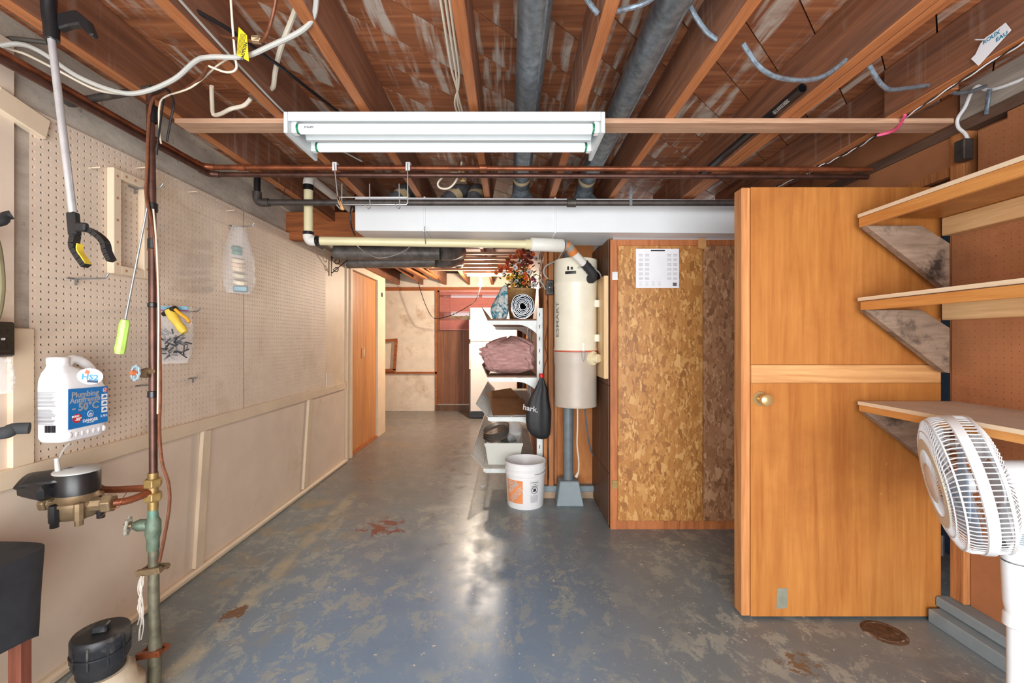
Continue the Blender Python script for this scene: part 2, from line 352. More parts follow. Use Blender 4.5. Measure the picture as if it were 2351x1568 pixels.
# ---------------------------------------------------------------- left wall
wl = MB().span((-1.95,-1.5,0), (-1.655,4.42,2.314)).bake('wall_left', CONC, origin=(0,0,0)); structure(wl, 'concrete basement wall faced with cream pegboard and painted panels on the left', 'wall')
def pegboard(name, mat, parent, n, m, sp, r, o, u, v, w, skip=None, seg=8):
    b = MB(); o, u, v, w = V(o), V(u), V(v), V(w); vs = []; fs = []
    ang = [PI / 8 + k * PI / 4 for k in range(8)]
    for i in range(n):
        for j in range(m):
            if skip and skip(i, j): continue
            k0 = len(vs); c0 = o + u * (i * sp) + v * (j * sp)
            vs += [c0, c0 + u * sp, c0 + u * sp + v * sp, c0 + v * sp]
            cc = c0 + (u + v) * (sp / 2)
            ring = [cc + (u * math.cos(a) + v * math.sin(a)) * r for a in ang]; vs += ring + [p + w for p in ring]
            R_ = lambda q: k0 + 4 + q % 8
            fs += [(k0+1, k0+2, R_(0), R_(7)), (k0+2, k0+3, R_(2), R_(1)), (k0+3, k0, R_(4), R_(3)), (k0, k0+1, R_(6), R_(5)), (k0+2, R_(1), R_(0)), (k0+3, R_(3), R_(2)), (k0, R_(5), R_(4)), (k0+1, R_(7), R_(6))]
            fs += [(R_(q), R_(q+1), R_(q+1) + 8, R_(q) + 8) for q in range(8)]
    me = bpy.data.meshes.new(name); og = V(o); me.from_pydata([p - og for p in vs], [], fs); me.update(); me.materials.append(mat)
    ob = bpy.data.objects.new(name, me); COL.objects.link(ob); put(ob, og, parent); return ob
SP = .0265
for a_, b_ in (((-1.654,1.52,1.975),(-1.637,3.94,2.008)), ((-1.654,1.535,.80),(-1.637,1.55,2.0)), ((-1.654,3.93,.80),(-1.637,3.95,2.0))): MB().span(a_, b_).bake('furring_strip', STUDW, wl)  # furring added to keep light from leaking into the cavity behind the pegboard
for y0 in (1.51, 2.733): pegboard('pegboard_panel', CREAM, wl, 46, 46, SP, .0048, (-1.63, y0, .792), (0,1,0), (0,0,1), (-.006,0,0))
for (ya, yb) in ((.2,1.10),(1.104,2.345),(2.349,3.58),(3.584,4.42)): MB().span((-1.656,ya,.0), (-1.632,yb,.74)).bake('lower_panel', CREAM, wl)
MB().span((-1.656,3.953,.80), (-1.633,4.42,2.03)).bake('wall_panel', CREAM2, wl)
MB().span((-1.656,.2,.80), (-1.631,1.465,2.2)).bake('wall_panel', CREAM, wl)
MB().span((-1.656,.2,.735), (-1.612,4.40,.80)).bake('rail', CREAM2, wl, bevel=.003)
MB().span((-1.640,.2,0), (-1.604,4.42,.035)).bake('baseboard', CREAM2, wl, bevel=.01)
for (yb, yt) in ((1.05,1.1),(2.317,2.38),(3.527,3.627)): MB().bar((-1.622,yb,.036), (-1.622,yt,.734), .062, .02, (1,0,0)).bake('batten', CREAM2, wl, bevel=.002)
MB().span((-1.65,1.445,.80), (-1.615,1.514,1.258)).bake('upright_board', CREAM2, wl, bevel=.003)
MB().bar((-1.628,1.40,1.99), (-1.628,1.56,1.955), .03, .075).bake('short_board', CREAM2, wl, bevel=.004)
MB().span((-1.633,3.96,.80), (-1.622,4.12,.92)).bake('offcut_panel', CREAM, wl)
# ---------------------------------------------------------------- closet on the left
wc = MB().span((-1.75,4.42,0), (-1.64,4.61,2.03)).span((-1.75,4.61,1.962), (-1.64,5.57,2.03)).span((-1.75,5.57,0), (-1.64,5.9,2.03)).span((-2.75,5.86,0), (-1.75,5.9,2.03)).bake('wall_closet', CREAM2, origin=(0,0,0))
structure(wc, 'cream painted closet wall around the bifold door', 'wall')
MB().lathe([(.03,0),(.03,.004)], (-1.638,5.74,1.80), (1,0,0), 20).lathe([(0,.004),(.03,.004)], (-1.638,5.74,1.80), (1,0,0), 20).bake('vent_hole', BLACKR, wc)
for (ya, yb) in ((4.44,4.49),(4.56,4.605)): MB().span((-1.645,ya,0), (-1.618,yb,2.03)).bake('door_trim', CREAM2, wc, bevel=.003)
bd = thing('door_1', (-1.66,5.09,0), 'closed brown plywood bifold closet door beyond the pegboard wall', 'door'); bd['kind'] = 'structure'
for ya in (4.615, 5.09): 
    lf = MB().span((-1.70,ya,.02), (-1.668,ya+.472,1.955)).bake('door_leaf', CLOSETW, bd, bevel=.003)
MB().tube([(-1.667,5.05,1.13),(-1.645,5.05,1.12),(-1.645,5.05,1.03),(-1.667,5.05,1.02)], .008, 8).bake('handle', plain('ivory', lin(226,206,176), .4), bd, smooth=True)
MB().span((-1.70,4.61,0), (-1.64,5.57,.018)).bake('threshold', PLYR, bd)
# ---------------------------------------------------------------- far room
YF = 7.63
wf = MB().span((-2.75,YF,0), (-1.08,YF+.2,2.36)).span((-1.08,YF,0), (.6,YF+.2,1.44)).span((-1.08,YF,2.04), (.6,YF+.2,2.36)).span((.3,YF,1.44), (.6,YF+.2,2.04)).bake('wall_far', FARW, origin=(0,0,0)); structure(wf, 'stained white plaster end wall of the far room', 'wall')
MB().span((-2.6,YF-.03,2.06), (.26,YF,2.12)).bake('top_rail', BEAMW, wf)
MB().span((-2.4,YF-.03,.635), (-1.23,YF,.67)).bake('ledge', BEAMW, wf)
x = -1.22
while x < .2:
    z1 = .60 if False else 1.38
    wdt = .112; MB().span((x,YF-.016,.12), (x+wdt-.006,YF,1.44 if x > -1.15 else 2.06)).bake('panel_plank', PANELW, wf); 
    MB().span((x,YF-.016,2.04), (x+wdt-.006,YF,2.06)).bake('panel_plank', PANELW, wf); x += wdt
MB().span((-1.26,YF-.03,.1), (-1.222,YF,2.06)).bake('corner_trim', BEAMW, wf)
MB().span((-1.26,YF-.028,.0), (.26,YF,.1)).bake('baseboard', DARKP, wf)
wi = thing('window_1', (-.39,YF,1.44), 'small basement window behind dusty pink blinds above the refrigerator', 'window'); wi['kind'] = 'structure'
fr = MB()
for a, b in (((-1.08,1.44),(.3,1.48)), ((-1.08,2.0),(.3,2.04)), ((-1.08,1.44),(-1.0,2.04)), ((.22,1.44),(.3,2.04)), ((-.52,1.44),(-.46,2.04))): fr.span((a[0],YF+.04,a[1]), (b[0],YF+.1,b[1]))
fr.bake('window_frame', WHITEM, wi)
gl = Nt('window_glass'); GLASS = gl.fin((1,1,1,1), .02, 0, trans=1.0)
MB().span((-1.0,YF+.065,1.48), (.22,YF+.07,2.0)).bake('pane', GLASS, wi)
hedge = MB(); hedge.grid(lambda u, v: V((-2.2 + 3.6*u, YF + 1.1 + .18*math.sin(23*u*3+7*v)*math.cos(17*v) + random.uniform(-.06,.06), -.2 + 1.88*v)), 60, 40)
HEDGE = plain('hedge_leaf', lin(96,140,60), .7, 0, .3, 20)
tag(hedge.bake('hedge', HEDGE, solid=.05), 'green hedge outside the far basement window', 'hedge', kind='stuff')
BLIND = plain('pink_blind', lin(176,112,104), .5, 0, .05)
bl = thing('window_blind', (-.42,YF-.05,1.39), 'dusty pink horizontal window blind on the far panelled wall', 'blind')
hb = MB().span((-1.18,YF-.07,2.03), (.2,YF-.025,2.065)).bake('headrail', BLIND, bl)
sl = MB(); z = 2.015
while z > 1.40: sl.box((-.49,YF-.045,z), (1.38,.026,.0015), (.55 if (1.70 > z > 1.56 or 1.99 > z > 1.95) else 1.12,0,0)); z -= .0205
tag(sl.bake('slats', BLIND, bl), kind='stuff'); MB().span((-1.18,YF-.06,1.385), (.2,YF-.035,1.402)).bake('bottom_rail', BLIND, bl)
for x in (-1.0,-.5,0): MB().tube([(x,YF-.062,2.03),(x,YF-.062,1.39)], .0012, 5).bake('ladder_cord', BLIND, bl)
structure(MB().span((.27,3.5,0), (.36,7.63,2.36)).bake('wall_shelves', wood('brown_wall', lin(108,62,36), lin(160,100,60), 'z', 12, .1, .6), origin=(0,0,0)), 'brown boarded wall carrying the white shelf standards', 'wall')
structure(MB().span((-2.9,5.9,0), (-2.75,7.8,2.4)).bake('wall_far_left', FARW), 'far room wall behind the closet', 'wall')
# ---------------------------------------------------------------- utility stud wall with steel post
wu = MB().span((.36,3.462,0), (.66,3.5,2.3)).bake('wall_utility', wood('brown_fibreboard', lin(164,98,50), lin(200,132,76), 'z', 8, .3, .7), origin=(0,0,0)); structure(wu, 'open stud wall with brown fibreboard behind the central vacuum', 'wall')
for (xa, xb, ya, yb) in ((.272,.30,3.43,3.50), (.305,.345,3.40,3.47), (.352,.376,3.445,3.462)): MB().span((xa,ya,.1), (xb,yb,2.14)).bake('stud', STUDW, wu, bevel=.003)
GREYP = plain('grey_floor_paint', lin(132,146,152), .55, 0, .08, 8, lin(170,164,150))
MB().span((.24,3.40,.055), (.66,3.47,.10)).bake('sole_plate', GREYP, wu, bevel=.004); MB().span((.24,3.42,0), (.66,3.47,.053)).bake('sole_plate', plain('raw_plate', lin(176,150,124), .8), wu)
# ---------------------------------------------------------------- closet with strand-board doors
wo = MB().span((.655,2.88,.0), (.675,3.5,1.90)).bake('wall_closet_side', DARKP, origin=(0,0,0)); structure(wo, 'dark panelled side of the strand-board closet', 'wall')
sidep = [((2.90,1.12),(3.18,1.90)),((3.184,1.0),(3.46,1.90))]
for ya, yb, za, zb in ((2.895,3.155,.012,.35),(3.16,3.455,.012,.35),(2.895,3.155,.354,.92),(3.16,3.455,.354,.92),(2.895,3.155,.924,1.40),(3.16,3.455,.924,1.40),(2.895,3.155,1.404,1.89),(3.16,3.455,1.404,1.89)):
    MB().span((.649,ya,za), (.656,yb,zb)).bake('panel', DARKP, wo)
oc = MB().span((.655,2.86,0), (.71,2.90,1.865)).span((.71,2.86,1.81), (1.95,2.90,1.865)).span((.71,2.862,0), (1.95,2.90,.075)).bake('wall_closet_front', PLYR, origin=(0,0,0)); structure(oc, 'reddish plywood face frame of the strand-board closet', 'wall')
d3 = thing('door_2', (.97,2.85,.07), 'left strand-board closet door with a calendar sheet on it', 'door'); d3['kind'] = 'structure'
MB().span((.70,2.842,.06), (1.243,2.860,1.822)).bake('door_leaf', OSB1, d3, bevel=.003)
for z in (1.63, .29): MB().span((.665,2.853,z-.026), (.70,2.86,z+.026)).bake('hinge', BRASS if z < 1 else STEEL, d3)
d4 = thing('door_3', (1.53,2.85,.07), 'right duller strand-board closet door partly hidden by the plywood door', 'door'); d4['kind'] = 'structure'
MB().span((1.247,2.842,.06), (1.80,2.860,1.822)).bake('door_leaf', OSB2, d4, bevel=.003)
tg = MB().prism([(-.024,-.028),(.026,-.034),(.026,.02),(.014,.034),(-.004,.036),(-.024,.03)], (1.23,2.842,1.83), (1,0,0), (0,0,1), (0,-.018,0)).bake('wooden_turn_button', PINEX); tag(tg, 'small wooden turn button above the strand-board closet doors', 'latch')
cal = thing('calendar_sheet', (.962,2.84,1.55), 'white paper calendar sheet pinned on the strand-board door', 'calendar')
PAPER = plain('paper', lin(236,236,240), .8, 0, .02); INK = plain('ink', lin(40,40,46), .8); GREYI = plain('grey_ink', lin(176,176,184), .8)
ca, cb = P(1460,571,2.84), P(1559,661,2.84)
MB().span((ca.x,2.8395,cb.z), (cb.x,2.8415,ca.z)).bake('sheet', PAPER, cal)
MB().span((ca.x+.095,2.8385,ca.z-.016), (ca.x+.185,2.8396,ca.z-.008)).bake('title_bar', INK, cal)
gm = MB()
for cx_ in (.018,.058,.2,.238):
    for r_ in range(6):
        for k in range(3): gm.span((ca.x+cx_,2.8388,ca.z-.034-.03*r_-.006*k), (ca.x+cx_+.026,2.8396,ca.z-.0365-.03*r_-.006*k))
for r_ in range(4):
    for cx_ in (.02,.06,.1,.14): gm.span((ca.x+cx_,2.8388,ca.z-.212-.008*r_), (ca.x+cx_+.02,2.8396,ca.z-.2135-.008*r_))
tag(gm.bake('month_print', GREYI, cal), kind='stuff')
MB().span((cb.x-.04,2.8388,cb.z+.012), (cb.x-.015,2.8396,cb.z+.034)).bake('stamp', plain('dark_grey_ink', lin(96,96,104), .8), cal)
# ---------------------------------------------------------------- right wall
wr = MB().span((1.97,-1.5,0), (2.1,1.93,2.314)).span((1.97,2.85,0), (2.1,3.5,2.314)).span((1.95,1.93,1.93), (2.1,2.85,2.314)).bake('wall_right', BROWNB, origin=(0,0,0)); structure(wr, 'right stud wall with brown hardboard and pegboard', 'wall')
def skip(i, j): y = .69 + i * SP; z = .74 + j * SP; return y > 1.80 and z > 1.86 or (y > 1.68 and z > 2.06)
pegboard('pegboard_panel', BROWNB, wr, 46, 51, SP, .0022, (1.905, .69, .74), (0,1,0), (0,0,1), (.006,0,0), skip)
for y in (1.865, 1.45, 1.04, .63): MB().span((1.912,y,.105), (1.968,y+.062 if y > 1.8 else y+.04,2.10)).bake('stud', STUDW, wr, bevel=.003)
MB().span((1.935,-.2,.105), (1.97,1.86,.80)).bake('lower_board', BROWNB, wr)
MB().span((1.86,-.5,.06), (1.96,1.94,.104)).bake('sole_plate', GREYP, wr, bevel=.006)
MB().span((1.815,-.5,0), (1.97,1.925,.058)).bake('curb', GREYP, wr, bevel=.004)
OLDB = wood('old_plate', lin(74,56,48), lin(128,98,80), 'y', 16, .1, .75)
MB().span((1.91,-.5,2.10), (1.975,3.3,2.145)).bake('top_plate', OLDB, wr, bevel=.004)
MB().span((1.925,1.935,1.94), (1.96,3.3,2.10)).bake('header_board', BROWNB, wr)
MB().span((1.918,1.935,1.93), (1.962,3.3,1.97)).bake('header_board', STUDW, wr)
MB().span((1.93,-.5,2.146), (1.975,1.9,2.29)).bake('rim_board', wood('greyed_board', lin(150,138,126), lin(206,196,184), 'y', 16, .1, .75), wr)
bw = MB().span((2.5,1.6,0), (2.6,3.6,2.3)).bake('wall_blue', BLUEP); structure(bw, 'blue painted wall beyond the doorway', 'wall')
# ================================================================ left side things
GREENV = plain('verdigris_bronze', lin(112,128,108), .6, .3, .25, 30, lin(92,150,138))
LEADP = plain('corroded_pipe', lin(122,118,98), .6, .5, .25, 24, lin(92,84,66))
CREAMW = glossyplastic('cream_cable', lin(216,206,186), .5)
GREYW = glossyplastic('grey_cable', lin(176,176,170), .45)
BROWNW = plain('brown_copper_braid', lin(126,78,54), .5, .5, .25, 60)
TAPE = glossyplastic('black_tape', lin(24,24,26), .3)
JUGM = glossyplastic('jug_white', lin(240,240,242), .4); BLUEL = plain('label_blue', lin(24,118,190), .4, 0, .04)
SILVER = plain('label_silver', lin(176,180,184), .4, .2); REDI = plain('label_red', lin(206,44,44), .5); NAVY = plain('label_navy', lin(20,40,84), .5)
DX, DY = -1.247, 1.555
def zr(y): return HC - (y - 780) / (F / DY)
# ---- water service riser
wp = thing('water_service_pipe', (DX,DY,0), 'old copper water service pipe rising from floor in front of pegboard', 'pipe')
MB().tube([(DX-.008,DY,2.085),(DX,DY,1.6),(DX+.003,DY,zr(1085))], .0125, 12).bake('riser', COPPERD, wp, smooth=True)
MB().tube([(DX+.002,DY,zr(1085)),(DX+.002,DY,zr(1170))], .016, 12).bake('fitting', BRASS, wp, smooth=True)
def hexnut(c, r, h, axis=(0,0,1)):
    m = MB(); m.lathe([(0,-h/2),(r*.9,-h/2),(r,-h*.3),(r,h*.3),(r*.9,h/2),(0,h/2)], c, axis, 6); return m
for y in (1108, 1140): hexnut((DX+.002,DY,zr(y)), .028, .03).bake('union_nut', BRASS, wp, bevel=.002)
MB().lathe([(.014,.0),(.017,-.03),(.024,-.045),(.024,-.085),(.019,-.105),(.019,-.14),(.014,-.15)], (DX+.002,DY,zr(1168)), (0,0,1), 14).bake('valve_body', GREENV, wp, smooth=True)
MB().tube([(DX+.004,DY,zr(1260)),(DX+.008,DY-.004,zr(1400)),(DX+.014,DY-.005,zr(1480)),(DX+.01,DY-.005,0)], [.016,.017,.02,.02], 12).bake('lower_pipe', LEADP, wp, smooth=True)
for y0, y1 in ((243,282),(466,487),(548,572),(695,706),(897,913)): MB().lathe([(.0125,0),(.0155,.002),(.0155,zr(y0)-zr(y1)-.002),(.0125,zr(y0)-zr(y1))], (DX+.001,DY,zr(y1)), (0,0,1), 12).bake('tape_wrap', TAPE, wp, smooth=True)
def handwheel(c, ax, r, mat, parent, hub):
    ax = V(ax).normalized(); u = ax.orthogonal().normalized(); v = ax.cross(u); c = V(c); m = MB(); N = 40
    m.tube([c + (u*math.cos(2*PI*k/N) + v*math.sin(2*PI*k/N)) * (r * (1 + .09*math.cos(8*2*PI*k/N))) for k in range(N)], r*.18, 6, closed=True)
    for k in range(4): a = k*PI/2 + .4; m.bar(c, c + (u*math.cos(a) + v*math.sin(a))*r, r*.28, r*.16, ax)
    wh = m.bake('handwheel', mat, parent, smooth=True); MB().lathe([(0,.012),(r*.35,.012),(r*.4,0),(r*.35,-.01)], c, ax, 10).bake('hub', hub, wh); return wh
W1 = P(311,856,1.50); W2 = P(294,1207,1.52)
handwheel(W1, (-.45,-1,.1), .023, plain('blue_grey_wheel', lin(150,172,182), .5), wp, plain('orange_hub', lin(206,110,60), .5))
MB().tube([W1, P(330,853,1.53), V((DX,DY,zr(852)))], [.009,.011,.015], 10).bake('spigot', BRONZE, wp, smooth=True); MB().tube([P(332,855,1.53), P(330,866,1.525)], [.01,.013], 10).bake('spout', BRONZE, wp, smooth=True)
handwheel(W2, (-1,-.45,.1), .026, plain('white_worn_wheel', lin(180,178,164), .6), wp, BRONZE)
MB().tube([W2 + V((.012,0,0)), P(318,1206,1.545), V((DX,DY,zr(1205)))], [.009,.017,.018], 10).bake('valve_bonnet', GREENV, wp, smooth=True)
for y in (1306, 1494): MB().bar((DX-.035,DY-.022,zr(y+3)), (DX+.045,DY-.02,zr(y-5)), .014, .02).bar((DX-.03,DY+.02,zr(y)), (DX+.04,DY+.02,zr(y)), .012, .018).tube([(DX+.036,DY-.03,zr(y)),(DX+.036,DY+.03,zr(y))], .006, 8).tube([(DX-.028,DY-.03,zr(y)),(DX-.028,DY+.03,zr(y))], .006, 8).bake('ground_clamp', BRONZE if y < 1400 else COPPER, wp)
st = MB()
for k in range(8):
    x0 = DX + .0 - .014*random.random(); pts = [V((x0,DY-.036,zr(1310)))]
    for j in range(1, 7): pts.append(V((x0 - .006 + random.uniform(-.007,.007), DY-.036+random.uniform(-.004,.004), zr(1310 + j*(18 if k % 3 else 24)))))
    st.tube(smoothpts(pts, 3), .0016, 5)
tag(st.bake('string_tassel', plain('cotton_string', lin(216,208,196), .9)), 'frayed white cotton string tied to the pipe clamp', 'string', kind='stuff')
gw = thing('ground_wire', P(366,1000,1.53), 'brown braided grounding wire taped along the water pipe', 'wire')
wire('braid', [P(478,150,1.36),P(462,178,1.4),P(420,207,1.46),P(372,218,1.52),P(345,245,1.535),P(337,400,1.535),P(336,450,1.535),P(352,530,1.532),P(361,620,1.532),P(366,760,1.532),P(368,900,1.532),P(366,985,1.532),P(372,1060,1.53),P(387,1110,1.53),P(389,1160,1.53),P(380,1220,1.53),P(366,1290,1.53)], .005, BROWNW, gw)
wire('thin_wire', [P(537,128,1.35),P(500,150,1.38),P(440,200,1.43),P(380,222,1.5),P(366,245,1.53),P(366,300,1.532),P(370,330,1.532)], .0028, CREAMW, gw)
wire('thin_wire', [P(352,480,1.53),P(359,560,1.528),P(364,700,1.528),P(363,860,1.528),P(362,950,1.528)], .0028, CREAMW, gw)
ie = thing('iron_elbow_pipe', (-1.4,1.6,2.08), 'short black iron pipe with elbow at the top of the concrete wall', 'pipe')
MB().tube([(DX-.008,1.565,2.105),(-1.56,1.605,2.082)], .0125, 10).bake('pipe', IRON, ie, smooth=True); MB().tube(smoothpts([(-1.545,1.603,2.083),(-1.59,1.61,2.082),(-1.598,1.61,2.10),(-1.60,1.61,2.125)], 4), .018, 10).bake('elbow', IRON, ie, smooth=True)
# ---- water meter
MC = P(178,1150,1.45)
wm = thing('water_meter', MC - V((0,0,.06)), 'bronze water meter with black register piped to the riser', 'meter')
bz = MC.z
MB().lathe([(0,-.048),(.05,-.048),(.058,-.04),(.06,-.005),(.066,-.003),(.066,.006),(.056,.012),(.05,.03),(0,.03)], MC, (0,0,1), 22).bake('body', BRONZE, wm, smooth=True)
for k in range(6): a = k*PI/3 + .3; MB().lathe([(0,-.062),(.011,-.062),(.011,-.045),(.014,-.045),(.014,.008),(0,.012)], MC + V((.062*math.cos(a),.062*math.sin(a),0)), (0,0,1), 8).bake('bolt', BRONZE if k % 2 else BLACKP, wm, smooth=True)
MB().lathe([(.0,.03),(.058,.03),(.058,.095),(.054,.10),(0,.10)], MC, (0,0,1), 24).bake('register', BLACKP, wm, smooth=True)
MB().lathe([(0,.112),(.055,.108),(.061,.102),(.061,.098),(0,.098)], MC, (0,0,1), 24).bake('register_rim', glossyplastic('grey_plastic', lin(176,176,172), .3), wm, smooth=True)
MB().grid(lambda u, v: MC + V((-.125 + .115*v, -.075 + .075*0 + .02*v + (.09*u), .045 + .05*math.sin(PI*min(1, .12+.7*u)) + .012*v)), 10, 6).bake('lid', BLACKP, wm, smooth=True, solid=.01)
lidp = MB().box(MC + V((-.075,-.035,.055)), (.105,.085,.05), (.12,.1,-.2)).bake('lid_hood', BLACKP, wm, bevel=.012)
MB().tube([MC + V((-.025,-.035,.08)), MC + V((-.03,-.038,.15))], [.009,.006], 10).bake('wire_post', glossyplastic('clear_grey', lin(186,186,182), .25), wm, smooth=True)
for s_, mt in ((-1, BRONZE), (1, BRONZE)):
    pass
MB().tube([MC + V((.045,-.01,-.008)), MC + V((.085,.0,-.008))], .022, 8).bake('outlet_boss', BRONZE, wm); hexnut(MC + V((.098,.004,-.008)), .031, .03, (1,.25,0)).bake('coupling_nut', BRONZE, wm, bevel=.002)
MB().tube([MC + V((-.05,0,-.005)), MC + V((-.085,-.006,-.005))], .018, 8).bake('inlet_boss', BRONZE, wm); hexnut(MC + V((-.095,-.008,-.005)), .024, .022, (1,0,0)).bake('coupling_nut', BRONZE, wm, bevel=.002)
MB().tube(smoothpts([MC + V((.11,.006,-.008)), P(290,1150,1.48), P(325,1138,1.52), (DX,DY,zr(1127))], 5), .012, 12).bake('copper_tail', COPPER, wm, smooth=True)
MB().tube(smoothpts([MC + V((-.1,.03,.01)), MC + V((-.06,.11,.018)), P(240,1124,1.57), P(310,1122,1.57), (DX,DY+.01,zr(1122))], 5), .012, 12).bake('copper_tail', COPPER, wm, smooth=True)
wire('meter_lead', [MC + V((-.03,-.038,.14)), P(142,1085,1.45), P(134,1062,1.46), P(145,1035,1.48), P(160,1018,1.5)], .003, GREYW, wm)
wire('seal_wire', [P(290,1132,1.46),P(278,1150,1.46),P(272,1165,1.45),P(250,1170,1.44),P(232,1188,1.44)], .0014, COPPER, wm)
# ---- antifreeze jug hung on the pegboard
JX0, JX1 = -1.588, -1.485
jg = thing('antifreeze_jug', (-1.536,1.565,.872), 'white plastic antifreeze jug with blue label hung on pegboard', 'jug')
prof = [(.872,1.566,.070,.040),(.876,1.566,.078,.047),(.89,1.566,.085,.051),(1.05,1.566,.086,.0515),(1.08,1.558,.078,.049),(1.105,1.543,.058,.042),(1.122,1.525,.037,.032),(1.132,1.515,.027,.026),(1.14,1.514,.026,.026)]
def jl(u, v):
    k = v * (len(prof) - 1); i = min(int(k), len(prof) - 2); t = k - i; a, b = prof[i], prof[i+1]; z, cy, hy, hx = [a[q] + (b[q]-a[q])*t for q in range(4)]
    an = 2*PI*u; e = .42 if z < 1.11 else .42 + (z-1.11)*16; e = min(e, 1.0); cs, sn = math.cos(an), math.sin(an)
    return V((-1.5365 + hx*math.copysign(abs(cs)**e, cs), cy + hy*math.copysign(abs(sn)**e, sn), z))
jb = MB(); jb.grid(jl, 40, 24, closed_u=True); jb.lathe([(0,0),(.03,0)], (-1.5365,1.566,.8725), (0,0,1), 8); jb.bake('bottle', JUGM, jg, smooth=True)
MB().lathe([(.024,1.135),(.029,1.137),(.029,1.158),(.026,1.161),(0,1.161)], (-1.5365,1.514,0), (0,0,1), 22).bake('cap', JUGM, jg, smooth=True)
MB().tube(smoothpts([(-1.5365,1.538,1.12),(-1.5365,1.552,1.147),(-1.5365,1.578,1.15),(-1.5365,1.605,1.138),(-1.5365,1.632,1.112),(-1.5365,1.643,1.085),(-1.5365,1.64,1.06)], 4), .0155, 12).bake('handle', JUGM, jg, smooth=True)
XL = JX1 + .0012
lb = MB().prism([(1.496,.916),(1.643,.918),(1.643,1.049),(1.496,1.053)], (XL,0,0), (0,1,0), (0,0,1), (.0008,0,0)).bake('label', BLUEL, jg)
XT = XL + .0009; RY, UZ = (0,1,0), (0,0,1)
text('Plumbing', .0275, SILVER, (XT,1.557,1.030), RY, UZ, lb, bold=.0006); text('Antifreeze', .0265, SILVER, (XT,1.557,1.011), RY, UZ, lb, bold=.0006); text('- 50\u00b0C', .036, SILVER, (XT,1.558,.986), RY, UZ, lb, bold=.0012)
WH = plain('print_white', lin(244,244,246), .6); text('DANGER', .014, WH, (XT,1.575,.936), RY, UZ, lb, bold=.0004); text('3.78 L', .012, WH, (XT,1.628,.942), RY, UZ, lb); text('FLAMMABLE', .005, WH, (XT,1.575,.928), RY, UZ, lb)
text('-50\u00b0', .014, WH, (XT+.0008,1.53,.946), RY, UZ, lb, bold=.0005); text('BURST', .009, WH, (XT+.0008,1.521,.957), RY, UZ, lb, bold=.0004)
MB().lathe([(0,0),(.016,0),(.016,.0006),(0,.0006)], (XT,1.526,.950), (1,0,0), 14).bake('burst_emblem', REDI, lb)
MB().lathe([(0,0),(.0125,0),(.0125,.0005),(0,.0005)], (XT,1.575,.958), (1,0,0), 8).bake('hazard_emblem', WH, lb); MB().lathe([(0,0),(.010,0),(.010,.0005),(0,.0005)], (XT+.0006,1.575,.958), (1,0,0), 8).bake('hazard_emblem', BLUEL, lb)
hm = MB()
for a in (.3,.9,1.57,2.2,2.8): hm.bar((XT+.0012,1.575,.954), (XT+.0012,1.575+.007*math.cos(a),.954+.008*math.sin(a)), .002, .0006, (1,0,0))
hm.box((XT+.0012,1.575,.953), (.0006,.009,.004)); hm.bake('hazard_hand', WH, lb)
MB().lathe([(0,0),(.0085,0),(.0085,.0006),(0,.0006)], (XT,1.632,1.036), (1,0,0), 14).bake('prohibition_emblem', WH, lb); MB().lathe([(.0055,0),(.0075,0),(.0075,.0006),(.0055,.0006)], (XT+.0006,1.632,1.036), (1,0,0), 14).bar((XT+.001,1.6275,1.0405), (XT+.001,1.6365,1.0315), .002, .0006, (1,0,0)).bake('prohibition_ring', REDI, lb)
for k in range(3): 
    z = 1.012 - .0235*k; MB().span((XT,1.618,z-.010), (XT+.0005,1.641,z+.010)).bake('picture_box', WH, lb)
    MB().prism([(1.621,z-.004),(1.638,z-.003),(1.636,z+.002),(1.631,z+.006),(1.625,z+.003)], (XT+.0006,0,0), RY, UZ, (.0004,0,0)).bake('picture', BLUEL, lb)
YS = 1.4795; tl = MB()
for k in range(26):
    if k in (12, 13): continue
    tl.span((-1.575,YS-.0006,1.045 - .0042*k), (-1.575 + random.uniform(.05,.066),YS+.001,1.0435 - .0042*k))
tag(tl.bake('fine_print', plain('grey_print', lin(120,120,126), .7), jg), kind='stuff')
bc = MB(); x = -1.545
while x < -1.51: wd = random.choice((.0004,.0006,.0009)); bc.span((x,YS-.0006,.91), (x+wd,YS+.001,.934)); x += wd + random.choice((.0012,.002))
tag(bc.bake('barcode', INK, jg), kind='stuff')
rb = MB()
for k in range(7): rb.ball((JX1-.004,1.507+.021*k,.896), .011, 8, 6, (.55,.75,1))
tag(rb.bake('grip_dimples', JUGM, jg, smooth=True), kind='stuff')
tgp = thing('paper_tag', P(215,865,1.47), 'white circular tag with blue letters hanging on the antifreeze jug handle', 'tag')
TU, TV = V((.75,.62,-.15)).normalized(), V((.1,.05,1)).normalized(); TC = P(207,864,1.54)
MB().prism([(.034*math.cos(a)*1.0, .028*math.sin(a)) for a in np.linspace(0, 2*PI, 20)[:-1]], TC, TU, TV, TU.cross(TV)*-.001).bake('card', PAPER, tgp)
text('HS2', .026, plain('teal_print', lin(40,150,196), .5), TC + TU.cross(TV)*.0006 + TV*-.004, TU, TV, tgp, bold=.0008); MB().prism([(-.006,-.021),(.022,-.021),(.022,-.013),(-.006,-.013)], TC, TU, TV, TU.cross(TV)*.0008).bake('navy_band', NAVY, tgp)
MB().prism([(-.016,.01),(-.004,.006),(-.002,.018),(-.012,.022)], TC, TU, TV, TU.cross(TV)*.0008).bake('picture', plain('tag_orange', lin(222,110,70), .5), tgp)
